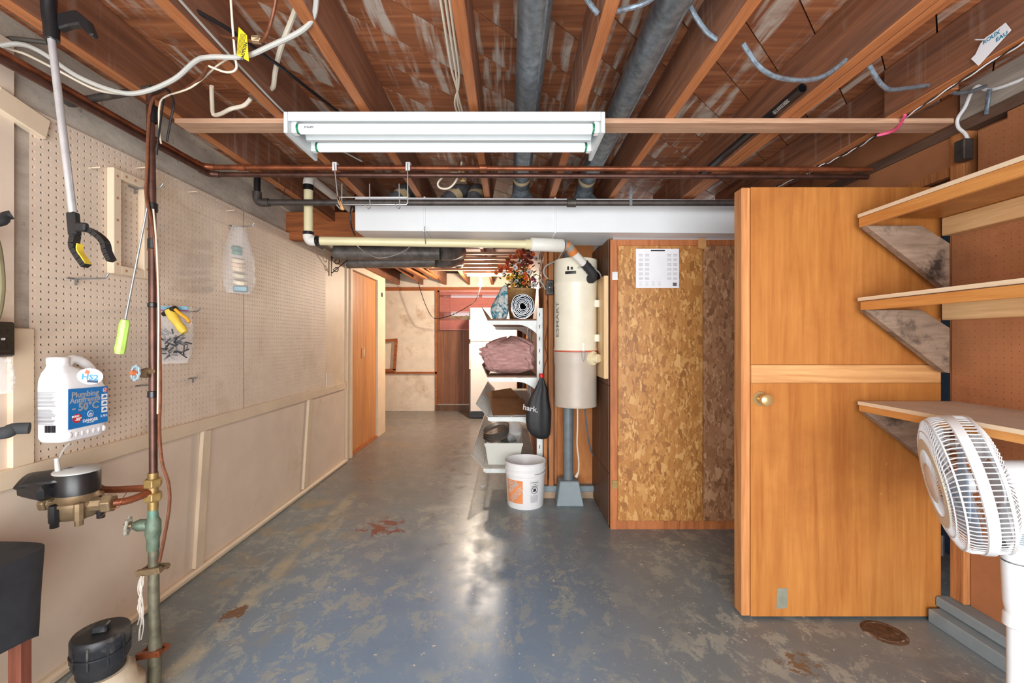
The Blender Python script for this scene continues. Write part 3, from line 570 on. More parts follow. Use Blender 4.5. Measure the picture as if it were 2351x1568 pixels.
# ---- reacher grabber
gr = thing('reacher_grabber', P(160,600,1.20), 'aluminium reacher grabber tool with black jaws hanging from the joist', 'tool')
MB().tube([P(112,-30,1.19),P(112,20,1.20),P(118,60,1.20),P(119,92,1.20)], [.018,.017,.018,.017], 12).bake('grip', BLACKP, gr, smooth=True)
MB().prism([(0,0),(.05,.01),(.085,-.02),(.10,-.06),(.088,-.062),(.06,-.03),(.03,-.035),(0,-.045)], P(128,28,1.20), (1,0,0), (0,0,1), (0,.022,0)).bake('trigger', BLACKP, gr, bevel=.004)
MB().tube([P(118,88,1.20),P(168,495,1.20)], .0088, 14).bake('shaft', STEEL, gr, smooth=True)
MB().bar(P(167,488,1.20), P(172,542,1.20), .024, .022, (0,1,0)).bake('jaw_mount', BLACKP, gr, bevel=.004); MB().bar(P(174,522,1.19), P(200,522,1.19), .024, .018, (0,1,0)).bake('jaw_pivot', BLACKP, gr, bevel=.004)
def ribbon(pts, wd, th, name, mat): 
    m = MB(); pts = smoothpts(pts, 4)
    for a, b in zip(pts, pts[1:]): m.bar(a, b + (b-a)*.15, th, wd, (0,1,0))
    return m.bake(name, mat, gr)
ribbon([P(173,540,1.20),P(170,565,1.20),P(182,588,1.20),P(198,610,1.20)], .02, .014, 'jaw', BLACKP); ribbon([P(184,560,1.20),P(183,575,1.20),P(194,592,1.20),P(202,606,1.20)], .018, .003, 'jaw_pad', plain('yellow_pad', lin(226,196,60), .5))
ribbon([P(200,526,1.20),P(222,538,1.20),P(240,556,1.20),P(246,578,1.20),P(256,598,1.20)], .02, .013, 'jaw', BLACKP)
# ---- frame, hooks and hung tools
ff = thing('drilled_frame', (-1.615,1.89,1.49), 'white wooden frame with drilled holes hanging on the pegboard', 'frame')
for a, b in (((1.80,1.49),(1.836,1.92)), ((1.95,1.49),(1.986,1.92)), ((1.8365,1.884),(1.9495,1.92)), ((1.8365,1.49),(1.9495,1.526))): MB().span((-1.629,a[0],a[1]), (-1.60,b[0],b[1])).bake('frame_bar', CREAM2, ff, bevel=.002)
hm = MB()
for y, z in [(1.818,1.53+.09*k) for k in range(5)] + [(1.968,1.53+.09*k) for k in range(5)] + [(1.86,1.508),(1.905,1.508),(1.86,1.902),(1.905,1.902)]: hm.lathe([(0,.0004),(.006,.0004),(.006,-.002)], (-1.60,y,z), (1,0,0), 10)
tag(hm.bake('peg_holes', plain('raw_wood', lin(186,140,104), .8), ff), kind='stuff')
HK = metalm('hook_steel', lin(140,142,142), .35)
def hook(px, py, lab, L=.13, drop=True, up=.015):
    b = PX(px, py, -1.628); t = thing('peg_hook', b, lab, 'hook')
    MB().tube([b + V((.004,-.03,0)), b + V((.004,.015,0))], .003, 6).tube(smoothpts([b + V((.004,0,0)), b + V((L*.8,0,.002)), b + V((L*.93,0,up*.5)), b + V((L,0,up+.006))], 3), .0032, 8).bake('prong', HK, t, smooth=True)
    if drop: MB().tube([b + V((.006,0,.002)), b + V((.006,0,-.024))], .004, 6).bake('foot', HK, t, smooth=True)
    return b
hook(170,640, 'long steel peg hook below the grabber jaws'); hook(306,432, 'steel peg hook inside the white drilled frame'); H3 = hook(533,520, 'steel peg hook holding the clear bag of spools'); H4 = hook(394,716, 'steel peg hook holding the zip bag of hardware', .14)
hook(440,868, 'tiny steel hook low on the pegboard right of the pipe', .03, True, .01); hook(322,885, 'tiny bent steel hook beneath the upper valve wheel', .05, False, .01)
sd = thing('long_screwdriver', P(277,812,1.61), 'long screwdriver with lime green handle taped to the pipe', 'screwdriver')
MB().tube([P(347,432,1.576),P(287,738,1.60)], .0036, 8).bake('shaft', HK, sd, smooth=True); MB().tube([P(288,734,1.60),P(286,745,1.60),P(281,775,1.60),P(276,800,1.60),P(275,812,1.60)], [.0125,.016,.0155,.017,.014], 8).bake('handle', plain('lime_plastic', lin(186,226,110), .3), sd, smooth=True)
BAGN = Nt('clear_plastic_bag'); bn = BAGN.noise(BAGN.co, 26, 5, .7, 1.0); BAGM = BAGN.fin((.93,.93,.94,1), .22, 0, bn, .6, .006, .6, alpha=.22)
def bag(name, lab, c, w_, h_, dep, pinch, mat=BAGM):
    t = thing(name, V(c) - V((0,0,h_)), lab, 'bag'); c = V(c)
    def fn(u, v):
        a = 2*PI*u; k = (pinch + (1-pinch)*min(1, v*2.2)) * (1 - .25*max(0, v-.85)/.15); d_ = dep*math.sin(PI*min(.93, .08+v*.9))
        return c + V((.70*w_/2*k*math.cos(a) + .6*d_*math.sin(a), .70*w_/2*k*math.cos(a) - .6*d_*math.sin(a), -h_*v)) + V((1,1,.4))*random.uniform(-.004,.004)
    MB().grid(fn, 28, 18, closed_u=True).bake('film', mat, t, smooth=True); return t
zb = bag('zip_bag', 'clear zip bag of screws hanging behind the water pipe', P(392,702,2.08), .17, .27, .06, .95)
hw = MB()
for k in range(70): a = V((random.uniform(-1,1),random.uniform(-1,1),random.uniform(-.6,.8))).normalized(); p_ = P(396,800,2.06) + V((random.uniform(-.05,.05),random.uniform(-.05,.05),random.uniform(-.035,.07))); hw.tube([p_, p_ + a*random.uniform(.02,.05)], random.uniform(.002,.004), 5)
tag(hw.bake('screws', metalm('dark_screw', lin(92,96,100), .4), zb), kind='stuff')
MB().bar(P(336,707,2.04), P(432,708,2.04), .004, .016).bake('zip_strip', plain('zip_blue', lin(120,170,190), .4), zb); MB().bar(P(336,712,2.035), P(432,713,2.035), .003, .004).bake('zip_line', plain('zip_purple', lin(150,70,130), .4), zb)
nz = thing('hose_nozzle', P(405,765,2.0), 'yellow pistol hose nozzle hooked over the zip bag', 'nozzle'); YEL = plain('yellow_plastic', lin(240,208,84), .4)
MB().tube([P(388,712,2.0),P(398,728,2.0),P(408,742,2.0),P(418,755,2.0),P(424,764,2.0)], [.019,.021,.017,.019,.015], 10).bake('handle', YEL, nz, smooth=True)
MB().tube([P(374,722,2.0),P(390,714,2.0),P(404,708,2.0)], [.010,.016,.014], 10).bake('barrel', BLACKP, nz, smooth=True); MB().tube(smoothpts([P(402,710,1.99),P(416,722,1.99),P(428,730,1.99),P(435,740,1.99)], 3), .007, 8).bake('trigger', plain('amber_plastic', lin(236,170,44), .4), nz, smooth=True)
sb = bag('spool_bag', 'clear plastic bag of spools and shells on the pegboard', P(548,520,2.56), .17, .385, .095, .35)
for k, (py, c_, r_) in enumerate(((570,(70,120,104),.035),(580,(76,128,110),.034),(598,(226,200,166),.045),(608,(214,180,146),.047),(617,(226,200,166),.047),(632,(226,214,186),.046),(648,(232,220,196),.05))):
    MB().lathe([(0,-.011),(r_*.8,-.011),(r_*.8,.011),(0,.011)], P(543+.1*(py-560),py,2.56), (.25,-.2,1), 14).bake('spool', plain('spool%d' % k, lin(*c_), .6), sb, bevel=.003)
MB().box(P(552,664,2.56), (.07,.06,.03), (0,0,.5)).bake('tin', plain('tin_blue', lin(150,180,190), .4), sb, bevel=.004)
for px, py in ((206,385),(318,383),(440,440),(522,483)): pass
nl = MB()
for px, py in ((204,386),(312,386),(432,441),(520,484)): b = PX(px, py, -1.63); o_ = MB().tube([b, b + V((.045,.0,.004))], .0022, 6).lathe([(0,.045),(.005,.045),(.005,.047),(0,.047)], b, (1,0,.1), 8).bake('nail', CREAM2, smooth=False); tag(o_, {204:'painted nail near the grabber shaft on the pegboard',312:'painted nail above the white drilled frame',432:'painted nail right of the riser near the pegboard top',520:'painted nail above the spool bag'}[px], 'nail')
# ---- outlet, foam hooks, cables on the near left edge
def duplex(c, ax, up, wd, ht, mat, parent, slot):
    ax, up = V(ax), V(up); rt = up.cross(ax); c = V(c)
    for s_ in (-1, 1):
        f = MB(); f.prism([(wd*.34*math.cos(a), ht*.17*max(-.8, min(.8, math.sin(a)))) for a in np.linspace(0, 2*PI, 24)[:-1]], c + up*(s_*ht*.22), rt, up, ax*.004); fo = f.bake('receptacle', mat, parent, bevel=.0008)
        for q in (-1, 1): MB().box(c + up*(s_*ht*.22 + .002) + rt*(q*wd*.12) + ax*.0042, [abs(v_)*.001 + abs(u_)*.012 + abs(r_)*.003 for v_, u_, r_ in zip(ax, up, rt)]).bake('slot', slot, fo)
    MB().lathe([(0,.006),(.004,.005),(.004,0)], c, ax, 8).bake('cover_screw', STEEL, parent)
SLOT = plain('slot_black', lin(10,10,10), .8); BAKE = glossyplastic('brown_bakelite', lin(38,26,20), .25)
ob = thing('outlet_box', (-1.6,1.36,1.165), 'dark brown duplex outlet box on the near left wall', 'outlet')
MB().span((-1.63,1.315,1.167), (-1.562,1.410,1.276)).bake('box', BAKE, ob, bevel=.006); duplex((-1.5615,1.37,1.222), (1,0,0), (0,0,1), .085, .105, BAKE, ob, SLOT)
tag(MB().tube([(-1.60,1.33,1.276),(-1.60,1.345,1.30)], .012, 10).bake('teal_plug', plain('teal_plastic', lin(30,120,116), .4), smooth=True), 'small teal plug cap on top of the left outlet box', 'plug')
fh = thing('foam_hook', (-1.63,1.27,.95), 'grey foam-covered utility hook arm sticking out of the left wall', 'hook')
FOAM = plain('dark_foam', lin(62,64,66), .85); MB().tube(smoothpts([(-1.63,1.26,.95),P(0,995,1.31),P(30,985,1.33),P(68,983,1.35)], 4), .0175, 12).bake('foam_arm', FOAM, fh, smooth=True); MB().span((-1.634,1.22,.90), (-1.626,1.30,1.0)).bake('mount_plate', STEEL, fh)
fh2 = thing('rubber_hook', (-1.63,1.24,1.5), 'black rubber-tipped hook at the left edge above the outlet', 'hook')
MB().tube(smoothpts([(-1.63,1.23,1.52),P(-10,512,1.32),P(12,497,1.34),P(27,493,1.35)], 4), .013, 10).bake('arm', BLACKR, fh2, smooth=True); MB().span((-1.634,1.2,1.48), (-1.626,1.27,1.56)).bake('mount_plate', STEEL, fh2)
tag(wire('hanging_hose', [P(-25,515,1.36),P(-6,560,1.36),P(3,620,1.36),P(4,670,1.37),P(-4,720,1.37),P(-22,760,1.37)], .008, plain('olive_hose', lin(120,112,80), .6)), 'coiled olive hose hanging at the extreme left edge', 'hose')
hp = bag('hanging_pouch', 'clear pouch hanging below the left outlet box', (-1.58,1.365,1.163), .08, .11, .03, .8)
# ---- black covered stool
ns = thing('covered_stool', (-1.42,1.12,0), 'low wooden stool draped with black cloth at the left edge', 'stool')
BLKC = plain('black_cloth', lin(44,46,50), .75, 0, .15, 30)
def cl(u, v):
    a = 2*PI*u; e = .45; cs, sn = math.cos(a), math.sin(a); k = 1 - .06*v + .035*math.sin(a*3+1)*v + .02*math.sin(7*a)*v
    if v < .001: k = .02
    z = .665 - .0*v if v < .12 else .665 - (v-.1)*.26 + .025*math.sin(a*2+2.4)*v
    kk = k if v >= .12 else k * max(.02, min(1, v/.1)); return V((-1.43 + .185*kk*math.copysign(abs(cs)**e, cs), 1.09 + .15*kk*math.copysign(abs(sn)**e, sn), z))
MB().grid(cl, 48, 24, closed_u=True).bake('cloth_cover', BLKC, ns, smooth=True, solid=.004); MB().span((-1.60,.96,.615), (-1.30,1.20,.655)).bake('seat', STUDW, ns)
REDW = wood('red_brown_wood', lin(92,48,36), lin(142,84,64), 'z', 26, .06, .5)
for x in (-1.565,-1.315):
    for y in (.98,1.195): MB().bar((x,y,0), (x,y,.615), .035, .03, (0,1,0)).bake('leg', REDW, ns, bevel=.002)
for y in (.98,1.195): MB().bar((-1.548,y,.2), (-1.332,y,.2), .02, .03).bake('stretcher', REDW, ns)
# ---- sewer cleanout
C0 = V((-1.303,1.42,0)); cz = .291
co = thing('sewer_cleanout', C0, 'dusty black drain cleanout with square plug on a plaster collar', 'drain')
DUST = plain('dusty_black_plastic', lin(38,40,44), .45, 0, .2, 16, lin(112,108,100))
MB().lathe([(.118,0),(.116,.03),(.108,.06),(.112,.075),(.11,.105),(.092,.125),(.086,.15),(.072,.165),(0,.165)], C0, (0,0,1), 26).bake('plaster_collar', plain('dirty_plaster', lin(196,182,158), .85, 0, .12, 12, lin(140,122,98), .3, .5), co, smooth=True)
MB().lathe([(.058,.16),(.062,.17),(.062,.185),(.072,.205),(.073,.262),(.074,.264),(.074,.285),(.07,cz),(0,cz)], C0, (0,0,1), 30).bake('body', DUST, co, smooth=True)
rib = MB()
for k in range(10): a = 2*PI*k/10; rib.box(C0 + V((.073*math.cos(a),.073*math.sin(a),.245)), (.004,.006,.07), (0,0,a))
tag(rib.bake('ribs', DUST, co), kind='stuff'); MB().lathe([(.074,.235),(.0765,.236),(.0765,.240),(.074,.241)], C0, (0,0,1), 30).bake('seam', DUST, co, smooth=True); MB().box(C0 + V((0,0,cz+.011)), (.04,.034,.024), (0,0,.35)).bake('square_plug', DUST, co, bevel=.004)
# ---- cables in the left ceiling bays
tag(wire('service_cable', [P(-30,112,1.39),P(40,101,1.40),P(95,120,1.40),P(180,176,1.41),P(270,211,1.42),P(330,211,1.42),P(400,182,1.40),P(450,140,1.36),P(485,131,1.335),P(560,130,1.32),P(620,106,1.29),P(690,72,1.25),P(718,42,1.22),P(726,0,1.2),P(726,-40,1.18)], .0072, GREYW), 'silver-grey service cable looping under the left joists', 'cable')
tag(wire('thin_cable', [P(-30,80,1.42),P(10,108,1.43),P(60,125,1.44),P(130,160,1.45),P(220,205,1.46),P(290,215,1.46),P(345,208,1.47)], .004, CREAMW), 'thin cream cable following the silver cable by the concrete wall', 'cable')
tag(wire('dark_cable', [P(-30,112,1.45),P(20,90,1.46),P(60,92,1.46),P(110,98,1.47)], .008, plain('dark_grey_cable', lin(76,72,66), .5)), 'short dark grey cable behind the grabber shaft', 'cable')
tag(wire('joist_wire', [PZ(404,-10,2.088),PZ(540,140,2.09),PZ(650,255,2.09),PZ(720,310,2.09),PZ(830,370,2.09)], .0035, GREYW), 'grey wire stapled along the second joist from the left', 'wire')
tag(wire('black_cable', [PZ(390,-6,2.15),PZ(500,52,2.15),PZ(560,92,2.15),PZ(640,150,2.16),PZ(710,205,2.17),PZ(775,256,2.18)], .006, BLACKP), 'black cable crossing between the left joists', 'cable')
tag(wire('cream_cable', [PZ(690,-10,2.27),PZ(672,40,2.25),PZ(645,110,2.2),PZ(632,165,2.17),PZ(627,200,2.15),PZ(612,207,2.16)], .0085, CREAMW), 'thick cream cable dropping beside the left joist', 'cable')
tag(wire('cream_cable', [PZ(486,198,2.16),PZ(487,235,2.13),PZ(490,262,2.11),PZ(505,262,2.10),PZ(530,250,2.10),PZ(560,242,2.12),PZ(576,226,2.14)], .0075, CREAMW), 'cream cable looping above the light board near the left joist', 'cable')
tag(wire('loop_wire', [P(528,-30,1.27),P(534,60,1.3),P(540,130,1.33),P(542,158,1.34),P(520,166,1.35),P(480,152,1.36)], .0032, CREAMW), 'thin cream wire curling round the silver cable', 'wire')
tag(wire('copper_lead', [P(637,-20,1.2),P(625,40,1.23),P(610,85,1.26),P(595,95,1.28),P(560,92,1.3),P(505,82,1.33)], .005, BROWNW), 'brown copper lead clamped beside the yellow tag', 'wire')
yt = thing('caution_tag', P(556,140,1.29), 'yellow caution tag with black print hanging from the cable', 'tag'); YT = plain('tag_yellow', lin(240,208,40), .5, 0, .03)
a_, b_ = P(548,62,1.29), P(572,82,1.29); TA = [P(548,62,1.29),P(566,80,1.285),P(571,141,1.285),P(543,125,1.29)]
yu = (P(571,100,1.285) - P(545,95,1.29)).normalized(); yv = V((.0,.0,1)); yv = (yv - yu*yv.dot(yu)).normalized(); yo = P(557,102,1.288)
MB().prism([((p - yo).dot(yu), (p - yo).dot(yv)) for p in TA], yo, yu, yv, yu.cross(yv)*-.0012).bake('card', YT, yt)
text('CAUTION', .012, INK, yo + yu*.0105 - yv*.02 + yu.cross(yv)*.0005, yv, -yu, yt, bold=.0004); tp = MB()
for k in range(5): tp.prism([(-.012+.004*k, -.03), (-.0105+.004*k, -.03), (-.0105+.004*k, .03), (-.012+.004*k, .03)], yo - yu*.001 + yu.cross(yv)*.0004, yu, yv, yu.cross(yv)*.0005)
tag(tp.bake('small_print', plain('tag_print', lin(110,96,40), .6), yt), kind='stuff')
gc = MB().lathe([(0,-.012),(.011,-.012),(.011,.012),(0,.012)], P(590,92,1.28), (1,.2,0), 8).bar(P(583,92,1.28), P(598,90,1.28), .02, .012); tag(gc.bake('pipe_clamp', BRONZE), 'small bronze cable clamp beside the yellow caution tag', 'clamp')
wire_h = thing('wire_hanger', P(385,330,1.5), 'black bent wire hanger on the riser top', 'hanger')
MB().tube(smoothpts([P(356,215,1.53),P(375,205,1.5),P(387,208,1.49),P(399,235,1.48),P(392,275,1.48),P(383,325,1.48)], 4), .0036, 7).bake('rod', BLACKP, wire_h, smooth=True); MB().tube(smoothpts([P(376,228,1.51),P(370,270,1.51),P(362,330,1.51),P(360,355,1.52)], 4), .0032, 7).bake('rod', BLACKP, wire_h, smooth=True)
# ---- copper pair of supply pipes along the wall and across
for k, (dy, dz, r_, mt, lb_) in enumerate(((0,.004,.0125,COPPER,'copper supply pipe running along the wall then across under the joists'), (.022,-.024,.0125,COPPERD,'darker copper supply pipe just below its brighter twin'))):
    t = thing('supply_pipe', (-1.5,2.2+dy,2.06), lb_, 'pipe', 'copper supply pipes'); zz = 2.072 + dz; xx = -1.512 + dy*.5
    MB().tube([(xx,-.4,zz),(xx,2.15+dy,zz)], r_, 12).bake('wall_run', mt, t, smooth=True)
    MB().tube(smoothpts([(xx,2.14+dy,zz),(xx+.006,2.19+dy,zz),(xx+.05,2.205+dy,zz)], 4), r_*1.25, 12).bake('elbow', mt, t, smooth=True)
    MB().tube([(xx+.04,2.205+dy,zz),(1.80,2.205+dy,zz-.012)], r_, 12).bake('cross_run', mt, t, smooth=True)
    if k == 0:
        for px in (555,1110): c_ = P(px,378,2.205); MB().lathe([(.0125,-.02),(.0155,-.018),(.0155,.018),(.0125,.02)], (c_.x,2.205,zz-.003), (1,0,0), 12).bake('coupling', COPPER, t, smooth=True)
# ================================================================ ceiling services
TUBEM = Nt('fluorescent_tube'); TUBEM.b.inputs['Emission Color'].default_value = (.93,1,.99,1); TUBEM.b.inputs['Emission Strength'].default_value = .16; TUBEM = TUBEM.fin((.9,.92,.92,1), .25)
GREENC = plain('green_cap', lin(20,120,84), .4)
mb = MB().span((-1.32,1.752,2.0755), (1.757,1.842,2.0945)).bake('mounting_board', PALEX, bevel=.002); tag(mb, 'pale flat wooden board nailed across under the joists', 'board')
FIXW = plain('fixture_enamel', lin(204,210,212), .35, 0, .02)
lf = thing('shop_light', (-.24,1.79,1.995), 'white two-tube fluorescent shop light hanging below the joists', 'light')
LX0, LX1, LY0, LY1 = -.843, .361, 1.662, 1.925
MB().span((LX0+.016,LY0,2.058), (LX1-.016,LY1,2.074)).span((LX0+.016,LY0,2.04), (LX1-.016,LY0+.006,2.058)).span((LX0+.016,LY1-.006,2.04), (LX1-.016,LY1,2.058)).bake('top_pan', FIXW, lf, bevel=.001)
MB().prism([(1.762,2.058),(1.785,2.022),(1.802,2.022),(1.825,2.058)], (LX0+.03,0,0), (0,1,0), (0,0,1), (LX1-LX0-.06,0,0)).bake('ballast_cover', FIXW, lf)
for x0, x1 in ((LX0,LX0+.015),(LX1-.015,LX1)): MB().span((x0,LY0,1.995), (x1,LY1,2.074)).bake('end_plate', FIXW, lf, bevel=.0015)
for k, (ty, tz) in enumerate(((1.704,2.028),(1.872,2.03))):
    tb = MB().lathe([(0,LX0+.04),(.017,LX0+.04),(.019,LX0+.045),(.019,LX1-.045),(.017,LX1-.04),(0,LX1-.04)], (0,ty,tz), (1,0,0), 20).bake('fluorescent_tube', TUBEM, lf, smooth=True)
    for xx in (LX0+.034,LX1-.042): MB().lathe([(0,0),(.0195,0),(.0195,.009),(0,.009)], (xx,ty,tz), (1,0,0), 18).bake('end_cap', GREENC, tb, smooth=True)
    for xx in (LX0+.015,LX1-.035): MB().span((xx,ty-.014,tz-.02), (xx+.02,ty+.014,2.058)).bake('lamp_holder', WHITEP, lf, bevel=.002)
    if k == 0: text('PHILIPS', .011, INK, (LX0+.085,ty-.0192,tz-.002), (1,0,0), (0,0,1), tb, bold=.0003)
# ---- round branch ducts in the joist bays
BTAPE = plain('masking_tape', lin(206,184,144), .6)
def branch(X, lab, y_end):
    t = thing('branch_duct', (X,y_end,2.1), lab, 'duct', 'round branch ducts'); D = .052
    MB().tube([(X,-.6,2.205),(X,y_end-.12,2.205),(X,y_end-.06,2.195),(X,y_end,2.165)], D, 24).bake('pipe', GALV, t, smooth=True)
    MB().bar((X+D*.55,-.6,2.205-D*.85), (X+D*.55,y_end-.15,2.205-D*.85), .006, .003).bake('seam', GALV, t)
    MB().tube([(X,y_end-.125,2.2045),(X,y_end-.085,2.2)], D+.002, 24, caps=False).bake('tape_band', BTAPE, t, smooth=True)
    MB().tube([(X,y_end-.02,2.175),(X,y_end+.03,2.14),(X,y_end+.05,2.115)], [D,.056,.062], 20).bake('elbow', GALV, t, smooth=True)
    MB().add([(X-.075,y_end-.03,2.097),(X+.075,y_end-.03,2.097),(X+.075,y_end+.12,2.097),(X-.075,y_end+.12,2.097),(X-.05,y_end,2.14),(X+.05,y_end,2.14),(X+.05,y_end+.09,2.14),(X-.05,y_end+.09,2.14)], [(0,1,2,3),(4,5,6,7),(0,1,5,4),(1,2,6,5),(2,3,7,6),(3,0,4,7)]).bake('boot', GALV, t)
branch(.078, 'straight round steel duct running between the two middle joists', 2.78); branch(.478, 'round steel duct to the right of the light fixture', 2.80)
for X_, tilt, lab in ((-.735,.1,'short taped duct elbow rising left of the middle joists'), (-.40,.12,'larger taped duct elbow beside the small brass valve'), (-.225,.03,'taped duct elbow next to the middle joist')):
    t = thing('duct_elbow', (X_,2.85,2.1), lab, 'duct', 'duct elbows'); r_ = .05
    MB().tube(smoothpts([(X_,2.84,2.098),(X_+tilt*.3,2.86,2.14),(X_+tilt*.6,2.9,2.185),(X_+tilt,3.0,2.215),(X_+tilt,3.1,2.22)], 4), r_, 18).bake('pipe', GALV, t, smooth=True); MB().tube([(X_+tilt*.25,2.852,2.128),(X_+tilt*.5,2.882,2.165)], r_+.003, 18, caps=False).bake('tape_band', BTAPE, t, smooth=True)
# ---- main white duct
md = thing('main_duct', (.45,2.91,1.885), 'long white rectangular air duct crossing above the closet', 'duct')
MB().add([(x,y,z) for x, zt, zb in ((-.941,2.094,1.888),(1.88,2.074,1.868)) for y in (2.72,3.10) for z in (zb,zt)], [(0,1,3,2),(4,6,7,5),(0,4,5,1),(2,3,7,6),(0,2,6,4),(1,5,7,3)]).bake('duct_body', DUCTW, md, bevel=.002)
for x in (-.515,.285): zt = 2.094-(x+.941)*.0071; MB().span((x-.006,2.714,zt-.212), (x+.006,2.72,zt+.004)).span((x-.006,2.714,zt-.212), (x+.006,3.1,zt-.2065)).bake('seam_strip', DUCTW, md, bevel=.001)
MB().span((-.941,2.717,2.070), (1.88,2.7195,2.076)).bake('top_flange', DUCTW, md)
# ---- black iron drain pipe
ip = thing('iron_pipe', (.3,2.55,1.99), 'black iron pipe running across in front of the white duct', 'pipe'); iz = 2.008
MB().tube([(-1.40,2.55,iz),(1.86,2.55,iz-.004)], .0175, 14).bake('pipe', IRON, ip, smooth=True); MB().tube(smoothpts([(-1.375,2.55,iz),(-1.42,2.55,iz),(-1.442,2.55,iz+.02),(-1.444,2.55,iz+.06)], 4), .024, 12).bake('elbow', IRON, ip, smooth=True); MB().tube([(-1.444,2.55,iz+.05),(-1.444,2.55,2.2)], .0175, 12).bake('riser', BLACKP, ip, smooth=True)
c_ = P(1312,466,2.55); MB().lathe([(.0175,-.027),(.024,-.025),(.024,.025),(.0175,.027)], (c_.x,2.55,iz-.003), (1,0,0), 14).bake('coupling', IRON, ip, smooth=True)
sx = P(1446,460,2.55).x; MB().span((sx-.008,2.528,1.985), (sx+.008,2.53,2.097)).bake('hanger_strap', GALV, ip); lx = P(655,450,2.55).x; MB().tube([(lx,2.55,2.1),(lx-.004,2.53,2.02),(lx,2.55,1.987),(lx+.004,2.57,2.02)], .002, 6).bake('hanger_wire', IRON, ip)
# ---- wire hook rack on the copper pipes
hr = thing('wire_hook_rack', P(855,482,2.2), 'chrome wire hook rack clipped over the copper pipes', 'rack')
xa, xb = P(769,380,2.19).x, P(937,380,2.19).x; zb = HC + (780-471)/1020*2.19; yk = 2.185
for x in (xa, xb): MB().span((x-.011,yk-.003,2.052), (x+.011,yk,2.094)).span((x-.011,yk,2.0915), (x+.011,2.245,2.094)).bake('clip', WHITEP, hr, bevel=.001)
MB().tube([(xa,yk-.005,2.085),(xa+.02,yk-.005,zb+.01),(xa+.024,yk-.005,zb),(xb-.006,yk-.005,zb),(xb,yk-.005,zb+.01),(xb,yk-.005,2.085)], .0028, 8).tube([(xa+.016,yk-.005,zb+.036),(xb,yk-.005,zb+.036)], .0022, 8).bake('frame_wire', CHROME, hr, smooth=True)
for px in (788,852,920): x = P(px,460,2.19).x; MB().tube(smoothpts([(x-.012,yk+.02,zb+.11),(x-.004,yk-.003,zb+.02),(x,yk-.01,zb-.015),(x-.004,yk-.028,zb-.026),(x-.014,yk-.045,zb-.012)], 4), .0028, 8).bake('hook', CHROME, hr, smooth=True)
cp = thing('clothespin', P(782,480,2.17), 'wooden clothespin clipped on the wire hook rack', 'clothespin')
for s_ in (-1, 1): MB().bar(P(776,452,2.168), P(787+s_*2,482,2.168), .007, .01, (0,1,0)).bake('prong', PINEX, cp)
# ---- central vacuum pipe
PVC = glossyplastic('cream_pvc', lin(222,212,170), .35); PVCW = glossyplastic('white_pvc', lin(226,224,216), .4)
vp = thing('vacuum_pipe', (-.5,2.65,1.78), 'cream plastic vacuum pipe running below the duct to the canister', 'pipe')
vx = P(708,500,2.62).x; R_ = .0255
MB().tube([(vx,2.62,1.83),(vx,2.62,2.13)], R_, 16).bake('vertical_pipe', PVC, vp, smooth=True)
MB().tube(smoothpts([(vx,2.62,2.12),(vx,2.622,2.155),(vx,2.645,2.18),(vx,2.68,2.182)], 4), R_+.004, 16).bake('elbow', PVCW, vp, smooth=True); MB().tube([(vx,2.62,2.10),(vx,2.62,2.132)], R_+.0045, 16).bake('tape_wrap', TAPE, vp, smooth=True)
MB().tube([(vx,2.67,2.182),(vx+.01,3.28,2.185)], R_, 16).bake('back_pipe', PVCW, vp, smooth=True)
e0, e1 = P(735,553,2.62), P(1214,561,2.76)
MB().tube(smoothpts([(vx,2.62,1.845),(vx,2.62,1.825),(vx+.012,2.62,1.806),(vx+.035,2.62,e0.z),(vx+.055,2.621,e0.z)], 4), R_+.004, 16).bake('elbow', PVCW, vp, smooth=True)
MB().tube([(vx,2.62,1.838),(vx,2.62,1.856)], R_+.006, 16).bake('tape_wrap', TAPE, vp, smooth=True); MB().tube([(vx+.046,2.62,e0.z),(vx+.06,2.62,e0.z)], R_+.006, 16).bake('tape_wrap', TAPE, vp, smooth=True)
MB().tube([e0, e1], R_, 18).bake('horizontal_pipe', PVC, vp, smooth=True)
s0, s1 = P(1218,561,2.77), P(1292,564,2.83); OR = plain('orange_ring', lin(206,122,60), .5)
MB().tube([P(1206,561,2.76), P(1220,561,2.77)], .032, 16).bake('reducer', PVC, vp, smooth=True); MB().tube([s0, s0 + (s1-s0)*.03, s1 - (s1-s0)*.03, s1], [.038,.042,.042,.038], 20).bake('muffler', PVCW, vp, smooth=True)
q = [P(1296,564,2.84), P(1306,566,2.85), P(1313,577,2.87)]; MB().tube(smoothpts(q, 4), .029, 14).bake('bend', plain('translucent_grey', lin(150,144,134), .3), vp, smooth=True)
MB().tube([P(1311,573,2.865), P(1317,583,2.88)], .032, 14).bake('ring', OR, vp, smooth=True); MB().tube([P(1299,562,2.843), P(1303,565,2.847)], .0325, 14).bake('ring', OR, vp, smooth=True)
MB().tube([P(1314,578,2.875), P(1345,610,2.95)], .0262, 16).bake('slant_pipe', PVCW, vp, smooth=True)
hs = smoothpts([P(1340,604,2.94), P(1352,617,2.955), P(1361,630,2.965), P(1360,639,2.985), P(1352,641,3.01)], 4); MB().tube(hs, [.028 + .003*(i % 2) for i in range(len(hs))], 16).bake('hose', BLACKR, vp, smooth=True)
tag(wire('pipe_hanger_wire', [P(975,520,2.70),P(975,535,2.62),P(977,560,2.66)], .002, GALV), 'thin hanger wire holding the cream pipe under the duct', 'wire')
